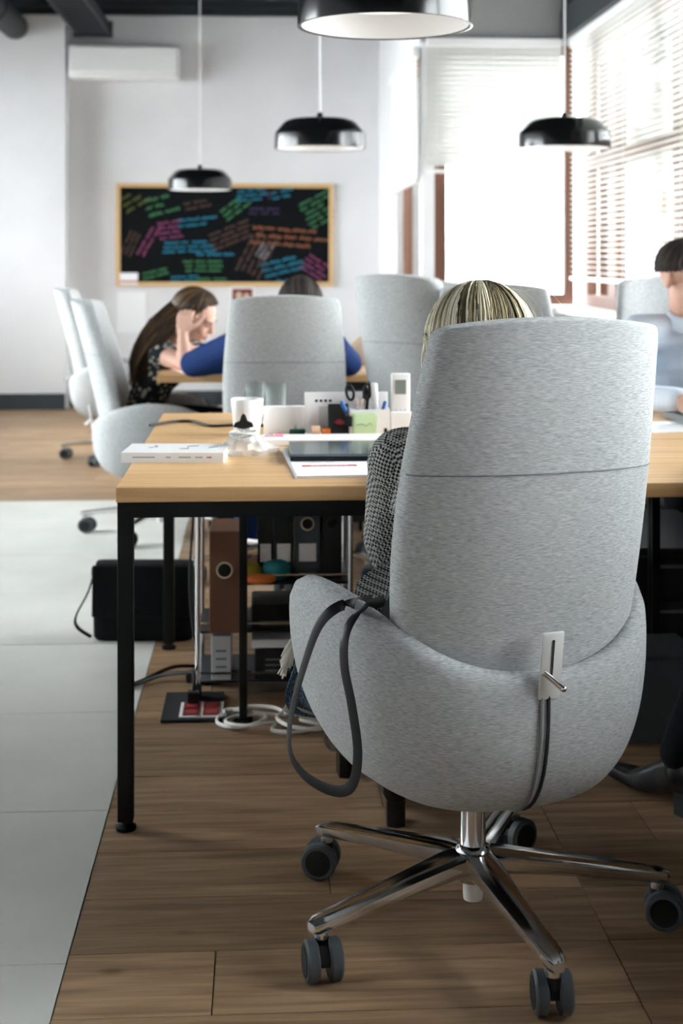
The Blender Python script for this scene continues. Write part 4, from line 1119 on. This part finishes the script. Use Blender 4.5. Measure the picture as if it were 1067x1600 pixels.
def boot(name, root, an, toe, kn, tall=0.10, heel=0.05):
    """pointed ankle boot from the ankle point to the toe tip"""
    a = V(an.x, an.y, 0); t = V(toe.x, toe.y, 0); f = (t - a).normalized(); w = V(-f.y, f.x, 0); L = (t - a).length
    secs = []
    # along the foot: (s, half width, sole z, top z)
    for s, hw, zb, zt in ((-0.055, 0.018, heel, heel + 0.05), (-0.045, 0.030, heel, heel + 0.075), (0.0, 0.034, heel * 0.85, heel + 0.085), (0.05, 0.034, heel * 0.55, heel + 0.06), (0.10, 0.038, 0.010, heel * 0.55 + 0.052), (0.15, 0.037, 0.005, 0.052), (L - 0.045, 0.026, 0.006, 0.038), (L - 0.015, 0.012, 0.009, 0.027), (L, 0.004, 0.012, 0.020)):
        ring = []
        for k in range(16):
            q = 2 * math.pi * k / 16; ca, sa = math.cos(q), math.sin(q)
            ring.append(a + f * s + w * hw * math.copysign(abs(ca) ** 0.7, ca) + V(0, 0, (zb + zt) / 2 + (zt - zb) / 2 * math.copysign(abs(sa) ** 0.75, sa)))
        secs.append(ring)
    b = MB().loft(secs)
    up = (V(an.x, an.y, an.z) - V(a.x, a.y, heel)).normalized() if an.z > heel + 0.02 else V(0, 0, 1)
    s0 = a - f * 0.005 + V(0, 0, heel + 0.04); b.cap(s0, s0 + (kn - s0).normalized() * tall, 0.040, 0.043)
    o = blob(b, name, 'boot_leather', root, 0.005, 4)
    MB().loft([[a + f * (s + dx) + w * dy + V(0, 0, z) for dx, dy in ((0.026, 0.022), (0.026, -0.022), (-0.022, -0.02), (-0.03, 0), (-0.022, 0.02))] for s, z in ((-0.028, 0.0), (-0.024, heel + 0.012))]).build('heel', 'boot_leather', o)
    return o

# --- blond woman in the foreground chair -------------------------------------------------------------------
pw = thing('person', 'blond woman in a checked grey jacket, seen from behind in the foreground chair', 'person', (0.412, 2.66, 0), 0)
J = dict(pelvis=V(0, -0.04, 0.555), waist=V(0, -0.03, 0.68), chest=V(0, 0.01, 0.80), shL=V(-0.140, 0.05, 0.855), shR=V(0.140, 0.05, 0.855),
         elL=V(-0.150, 0.13, 0.675), wrL=V(-0.09, 0.42, 0.790), elR=V(0.165, 0.13, 0.66), wrR=V(0.09, 0.42, 0.79), neck=V(0, 0.04, 0.93), head=V(0.0, 0.075, 1.065),
         hipL=V(-0.085, 0.0, 0.545), hipR=V(0.085, 0.0, 0.545), knL=V(-0.12, 0.42, 0.53), knR=V(0.07, 0.42, 0.54), anL=V(-0.21, 0.80, 0.12), anR=V(-0.115, 0.50, 0.13), toeL=V(-0.23, 1.06, 0), toeR=V(-0.10, 0.75, 0))
mh = Euler((R(-14), 0, 0)).to_matrix()
b = MB(); add_torso(b, J); add_head(b, J['head'], mh, 0.94); b.cap(J['neck'] - V(0, 0.01, 0.05), J['head'] - V(0, 0.0, 0.04), 0.05, 0.048)
for s_ in 'LR':
    add_arm(b, J, s_, -0.004, 0.92); add_leg(b, J, s_)
add_hand(b, J['wrL'], V(0.1, 1, 0.0), V(0, 0, -1), 1, 14, 0.95); add_hand(b, J['wrR'], V(-0.1, 1, 0.0), V(0, 0, -1), -1, 14, 0.95)
body = blob(b, 'body', 'skin', pw, 0.006, 3); add_face(pw, body, J['head'], mh, 0.94)
b = MB(); add_torso(b, J, 0.018)
for s_ in 'LR': add_arm(b, J, s_, 0.019, 0.95, 0.86)
b.cap(J['shL'] + V(-0.012, 0.02, -0.02), J['elL'] + V(-0.004, -0.002, 0.02), 0.058, 0.060)
b.ell((0, -0.03, 0.60), (0.175, 0.135, 0.10))
jk = blob(b, 'jacket', 'jacket_check', pw, 0.007, 3)
tail = MB()
tp = [(-0.145, -0.05, 0.668), (-0.175, -0.10, 0.650), (-0.205, -0.17, 0.628), (-0.250, -0.145, 0.636), (-0.238, -0.09, 0.655), (-0.19, -0.03, 0.672)]
tail.loft([[V(x, y, z) for x, y, z in tp], [V(x, y, z + 0.012) for x, y, z in tp]]).build('jacket_tail', 'jacket_check', jk)
b = MB(); b.ell(J['pelvis'] - V(0, 0, 0.01), (0.165, 0.122, 0.10))
for s_ in 'LR': add_leg(b, J, s_, 0.008)
blob(b, 'trousers', 'trousers_black', pw, 0.008, 3)
boot('boot', pw, J['anL'], J['toeL'], J['knL']); boot('boot', pw, J['anR'], J['toeR'], J['knR'])
def fall_blond(az, p, q):
    if math.sin(az) > 0.5: return None
    return [p + V(q.uniform(-.006, .006), q.uniform(-.012, .004), -0.05), p + V(q.uniform(-.012, .012), q.uniform(-.02, .006), -0.11)]
strand_hair(pw, J['head'] + V(0.008, -0.015, 0.018), mh, (0.104, 0.118, 0.118), face_lim(50, 92, 100), 1500, fall_blond, 'hair_blond', 5, 0.0026)
fl = MB(); q = random.Random(4)
for k in range(14):
    x = q.uniform(-0.02, 0.105); p0 = J['head'] + V(x, q.uniform(-0.05, 0.02), 0.118)
    fl.tube(spline([p0, p0 + V(0.02 + q.uniform(0, .02), -0.01, 0.006), p0 + V(0.05 + q.uniform(0, .03), -0.02, -0.03), p0 + V(0.065 + q.uniform(0, .03), -0.02, -0.07)], 9), 0.0005, 4)
o = fl.build('flyaway_hair', 'hair_blond', pw); set_tone(o.data, [0.8] * len(o.data.vertices)); o['kind'] = 'stuff'

# scarf hanging off the seat and leather strap over the chair arm
sf = thing('scarf', 'blue woven scarf with pale fringe hanging beside the chair arm', 'scarf', (0, 0, 0))
outer = [(0.098, 2.83, 0.545), (0.080, 2.81, 0.49), (0.062, 2.80, 0.435), (0.045, 2.80, 0.388), (0.055, 2.80, 0.36), (0.080, 2.80, 0.350), (0.115, 2.80, 0.345)]
inner = [(0.155, 2.80, 0.545), (0.155, 2.78, 0.50), (0.155, 2.77, 0.45), (0.150, 2.77, 0.41), (0.148, 2.77, 0.385), (0.146, 2.78, 0.36), (0.140, 2.79, 0.348)]
A = spline(outer, 16); B = spline(inner, 16); rows_f = []; rows_b = []
for a, c in zip(A, B):
    rf = []; rb = []
    for k in range(13):
        p = a.lerp(c, k / 12.0) + V(0, 0.014 * math.sin(k * 1.05 + a.z * 30), 0)
        rf.append(p); rb.append(p + V(0, 0.014, 0))
    rows_f.append(rf); rows_b.append(rb)
MB().loft([f + list(reversed(g)) for f, g in zip(rows_f, rows_b)]).build('cloth', 'denim_scarf', sf, 'all')
fr = MB(); q = random.Random(9)
for k in range(46):
    u = k / 45.0; p = V(0.085 - 0.012 * u + q.uniform(-.006, .006), 2.795 + q.uniform(-.02, .012), 0.515 - 0.03 * u + q.uniform(-.01, .01))
    fr.tube(spline([p + V(0.018, 0.0, 0.012), p, p + V(-0.022, -0.004, -0.018), p + V(-0.034 + q.uniform(-.006, .006), -0.004, -0.052 + q.uniform(-.01, .012))], 7), 0.0022, 5)
for k in range(40):
    u = k / 39.0; p = A[9].lerp(A[15], u)
    fr.tube([p + V(0, -0.002, 0.004), p + V(-0.010 * (1 - u), -0.003, -0.010 - 0.004 * q.random())], 0.0011, 4)
o = fr.build('fringe', 'fringe', sf, True); o['kind'] = 'stuff'

sp = [(0.205, 2.53, 0.640), (0.165, 2.47, 0.648), (0.128, 2.44, 0.648), (0.098, 2.45, 0.615), (0.074, 2.48, 0.54), (0.052, 2.50, 0.45), (0.049, 2.50, 0.385), (0.072, 2.47, 0.352), (0.118, 2.42, 0.342), (0.150, 2.385, 0.362), (0.160, 2.375, 0.42), (0.150, 2.375, 0.50), (0.138, 2.385, 0.565), (0.142, 2.40, 0.615), (0.168, 2.43, 0.645), (0.215, 2.50, 0.645)]
o = MB().tube(spline(sp, 120), 0.0098, 8, 0.13, lambda p, t: t.cross(V(p.x - 0.395, p.y - 2.65, 0.0).normalized())).build('leather_strap', 'strap_leather', None, 25)
tag(o, 'looped black leather strap hanging over the left arm of the foreground chair', 'strap')

# --- girl at the left ---------------------------------------------------------------------------------------------
pg = thing('person', 'long-haired girl in a dotted top resting her face on her hand', 'person', (-0.50, 6.52, 0), R(-90))
J = dict(pelvis=V(0, -0.04, 0.50), waist=V(0.01, -0.01, 0.63), chest=V(0.03, 0.05, 0.755), shL=V(-0.12, 0.09, 0.835), shR=V(0.175, 0.055, 0.815),
         elL=V(-0.15, 0.25, 0.775), wrL=V(0.03, 0.40, 0.785), elR=V(0.30, 0.165, 0.785), wrR=V(0.225, 0.150, 0.915), neck=V(0.04, 0.12, 0.885), head=V(0.085, 0.205, 0.985),
         hipL=V(-0.085, 0.0, 0.50), hipR=V(0.085, 0.0, 0.50), knL=V(-0.10, 0.40, 0.49), knR=V(0.10, 0.40, 0.49), anL=V(-0.08, 0.34, 0.09), anR=V(0.08, 0.30, 0.09), toeL=V(-0.08, 0.54, 0), toeR=V(0.08, 0.50, 0))
mg_ = Euler((R(-30), R(8), R(-22))).to_matrix()
b = MB(); add_torso(b, J, 0, True, 0.92); add_head(b, J['head'], mg_, 0.93); b.cap(J['neck'] - V(0, 0.03, 0.05), J['head'] - V(0, 0.02, 0.03), 0.048, 0.046)
for s_ in 'LR':
    add_arm(b, J, s_, 0, 0.88); add_leg(b, J, s_, 0, 0.92); add_foot(b, J, s_, 0.032)
add_hand(b, J['wrR'], V(-0.25, 0.15, 1), V(-0.9, 0.25, -0.2), -1, 48, 0.92); add_hand(b, J['wrL'], V(0.6, 0.8, -0.05), V(0, 0, -1), -1, 12, 0.92)
body = blob(b, 'body', 'skin', pg, 0.0048, 3); add_face(pg, body, J['head'], mg_, 0.93, True)
b = MB(); add_torso(b, J, 0.009, True, 0.92)
blob(b, 'top', 'dotted_top', pg, 0.007, 3)
b = MB(); b.ell(J['pelvis'] - V(0, 0, 0.01), (0.155, 0.115, 0.095))
for s_ in 'LR': add_leg(b, J, s_, 0.008, 0.92)
blob(b, 'trousers', 'trousers_black', pg, 0.009, 3)
for s_ in 'LR':
    b = MB(); add_foot(b, J, s_, 0.040); blob(b, 'shoe', 'trousers_black', pg, 0.007, 3)
def fall_brown(az, p, q):
    if math.sin(az) > 0.45: return None
    s0 = q.uniform(-0.5, 1)
    e = V(0.03 + 0.13 * s0, -0.005 + q.uniform(-0.06, 0.03), 0.72 + q.uniform(-0.05, 0.06))
    return [p.lerp(e, 0.4) + V(0.035 * s0, -0.035, 0.035), p.lerp(e, 0.75) + V(0.02 * s0, -0.05, 0.02), e + V(0, -0.035, 0)]
strand_hair(pg, J['head'] + mg_ @ V(0, -0.014, 0.022), mg_, (0.090, 0.112, 0.100), face_lim(44, 84, 104), 1500, fall_brown, 'hair_brown', 8, 0.0042)

# --- person in navy ---------------------------------------------------------------------------------------------
pn = thing('person', 'dark-haired person in a navy jacket bent over the desk behind a chair', 'person', (0.085, 5.58, 0), 0)
J = dict(pelvis=V(0, -0.02, 0.53), waist=V(0.01, 0.06, 0.66), chest=V(0.02, 0.17, 0.80), shL=V(-0.175, 0.22, 0.895), shR=V(0.195, 0.22, 0.885),
         elL=V(-0.375, 0.46, 0.80), wrL=V(-0.13, 0.66, 0.79), elR=V(0.285, 0.46, 0.80), wrR=V(0.11, 0.68, 0.79), neck=V(0.045, 0.25, 0.94), head=V(0.075, 0.33, 1.035),
         hipL=V(-0.09, 0.0, 0.53), hipR=V(0.09, 0.0, 0.53), knL=V(-0.16, 0.42, 0.52), knR=V(0.12, 0.42, 0.52), anL=V(-0.15, 0.36, 0.09), anR=V(0.1, 0.36, 0.09), toeL=V(-0.17, 0.58, 0), toeR=V(0.12, 0.58, 0))
mn = Euler((R(-34), 0, 0)).to_matrix()
b = MB(); add_torso(b, J); add_head(b, J['head'], mn, 0.98); b.cap(J['neck'] - V(0, 0.03, 0.05), J['head'] - V(0, 0.02, 0.03), 0.055, 0.052)
for s_ in 'LR':
    add_arm(b, J, s_); add_leg(b, J, s_); add_foot(b, J, s_)
add_hand(b, J['wrL'], V(0.7, 0.7, -0.05), V(0, 0, -1), 1, 14); add_hand(b, J['wrR'], V(-0.6, 0.8, -0.05), V(0, 0, -1), -1, 14)
body = blob(b, 'body', 'skin', pn, 0.0065, 3); add_face(pn, body, J['head'], mn, 0.98)
b = MB(); add_torso(b, J, 0.018)
for s_ in 'LR': add_arm(b, J, s_, 0.018, 1.0, 0.9)
blob(b, 'jacket', 'navy_cloth', pn, 0.008, 3)
b = MB(); b.ell(J['pelvis'] - V(0, 0, 0.01), (0.165, 0.12, 0.10))
for s_ in 'LR': add_leg(b, J, s_, 0.010)
blob(b, 'trousers', 'navy_cloth', pn, 0.009, 3)
for s_ in 'LR':
    b = MB(); add_foot(b, J, s_, 0.042); blob(b, 'shoe', 'trousers_black', pn, 0.007, 3)
strand_hair(pn, J['head'] + mn @ V(0, -0.010, 0.026), mn, (0.092, 0.112, 0.104), face_lim(48, 88, 114, 0.35, 0.8), 1100, lambda az, p, q: None, 'hair_short', 15, 0.003)

# --- man in the light blue shirt -------------------------------------------------------------------------------------
pm_ = thing('person', 'man in a light blue shirt at the right edge, facing the camera', 'person', (1.52, 5.02, 0), R(180))
J = dict(pelvis=V(0, -0.02, 0.54), waist=V(0.0, 0.02, 0.70), chest=V(0.02, 0.07, 0.86), shL=V(-0.175, 0.11, 0.985), shR=V(0.205, 0.11, 0.985),
         elL=V(-0.26, 0.30, 0.80), wrL=V(-0.07, 0.55, 0.795), elR=V(0.262, 0.30, 0.775), wrR=V(0.185, 0.56, 0.795), neck=V(0.03, 0.11, 1.05), head=V(0.055, 0.165, 1.180),
         hipL=V(-0.09, 0.0, 0.54), hipR=V(0.09, 0.0, 0.54), knL=V(-0.14, 0.42, 0.53), knR=V(0.14, 0.42, 0.53), anL=V(-0.14, 0.40, 0.10), anR=V(0.16, 0.44, 0.10), toeL=V(-0.16, 0.62, 0), toeR=V(0.18, 0.66, 0))
mm = Euler((R(-12), R(0), R(30))).to_matrix()
b = MB(); add_torso(b, J, 0, True, 1.05); add_head(b, J['head'], mm, 1.02); b.cap(J['neck'] - V(0, 0.01, 0.06), J['head'] - V(0, 0.01, 0.03), 0.058, 0.056)
for s_ in 'LR':
    add_arm(b, J, s_); add_leg(b, J, s_); add_foot(b, J, s_)
add_hand(b, J['wrR'], V(-0.5, 0.9, -0.05), V(0, 0, -1), -1, 22); add_hand(b, J['wrL'], V(0.5, 0.9, -0.05), V(0, 0, -1), 1, 22)
body = blob(b, 'body', 'skin', pm_, 0.0048, 3); add_face(pm_, body, J['head'], mm, 1.02)
b = MB(); add_torso(b, J, 0.012, True, 1.05)
for s_ in 'LR': add_arm(b, J, s_, 0.013, 1.0, 0.92)
sh_ = blob(b, 'shirt', 'shirt_blue', pm_, 0.007, 3)
nk = J['neck'] + V(0.004, 0.012, 0.0)
ring = lambda r, z, dz: [nk + V(r * math.cos(a), r * 1.05 * math.sin(a), z - dz * max(0, math.sin(a))) for a in (2 * math.pi * k / 28 for k in range(28))]
MB().loft([ring(0.090, -0.030, 0.035), ring(0.078, -0.002, 0.03), ring(0.068, 0.018, 0.03), ring(0.064, 0.016, 0.03), ring(0.070, -0.01, 0.03)], True, False, False).build('collar', 'shirt_blue', sh_, 'all')
MB().box((0.03, 0.195, 0.93), (0.035, 0.012, 0.09), (R(-12), 0, 0), 0.004).build('tie', 'black_plastic', sh_)
b = MB(); b.ell(J['pelvis'] - V(0, 0, 0.01), (0.17, 0.125, 0.10))
for s_ in 'LR': add_leg(b, J, s_, 0.012)
blob(b, 'trousers', 'trousers_black', pm_, 0.009, 3)
for s_ in 'LR':
    b = MB(); add_foot(b, J, s_, 0.044); blob(b, 'shoe', 'boot_leather', pm_, 0.007, 3)
strand_hair(pm_, J['head'] + mm @ V(0, -0.010, 0.030), mm, (0.088, 0.110, 0.099), face_lim(50, 90, 112, 0.50, 0.85), 1100, lambda az, p, q: None, 'hair_short', 12, 0.003)

# --- neighbour at the right, only a boot in view -------------------------------------------------------------------------
pb_ = thing('person', 'seated person at the right edge, only a pointed black boot and trouser leg showing', 'person', (1.22, 2.70, 0), R(4))
J = dict(pelvis=V(0, -0.04, 0.555), waist=V(0, -0.02, 0.69), chest=V(0, 0.02, 0.83), shL=V(-0.15, 0.06, 0.90), shR=V(0.15, 0.06, 0.90),
         elL=V(-0.19, 0.18, 0.70), wrL=V(-0.10, 0.46, 0.795), elR=V(0.19, 0.18, 0.70), wrR=V(0.10, 0.46, 0.795), neck=V(0, 0.05, 0.97), head=V(0.0, 0.08, 1.12),
         hipL=V(-0.085, 0.0, 0.545), hipR=V(0.085, 0.0, 0.545), knL=V(-0.10, 0.42, 0.53), knR=V(0.12, 0.42, 0.53), anL=V(-0.245, 0.475, 0.135), anR=V(0.13, 0.44, 0.13), toeL=V(-0.345, 0.745, 0), toeR=V(0.15, 0.70, 0))
b = MB(); add_torso(b, J); add_head(b, J['head'], mh, 0.96); b.cap(J['neck'] - V(0, 0.01, 0.05), J['head'] - V(0, 0.0, 0.04), 0.05, 0.048)
for s_ in 'LR':
    add_arm(b, J, s_); add_leg(b, J, s_)
add_hand(b, J['wrL'], V(0.1, 1, 0.0), V(0, 0, -1), 1, 14); add_hand(b, J['wrR'], V(-0.1, 1, 0.0), V(0, 0, -1), -1, 14)
body = blob(b, 'body', 'skin', pb_, 0.008, 3); add_face(pb_, body, J['head'], mh, 0.96)
b = MB(); add_torso(b, J, 0.016)
for s_ in 'LR': add_arm(b, J, s_, 0.016, 1.0, 0.9)
blob(b, 'sweater', 'trousers_black', pb_, 0.009, 3)
b = MB(); b.ell(J['pelvis'] - V(0, 0, 0.01), (0.165, 0.122, 0.10))
for s_ in 'LR': add_leg(b, J, s_, 0.010)
blob(b, 'trousers', 'trousers_black', pb_, 0.009, 3)
boot('boot', pb_, J['anL'], J['toeL'], J['knL'], 0.12); boot('boot', pb_, J['anR'], J['toeR'], J['knR'], 0.12)
b = MB(); cap_hair(b, J['head'] + mh @ V(0, -0.010, 0.026), mh, (0.094, 0.114, 0.106), face_lim(48, 95, 125), 14, 40, 0.012)
b.build('hair', 'hair_dark', pb_, 'all')
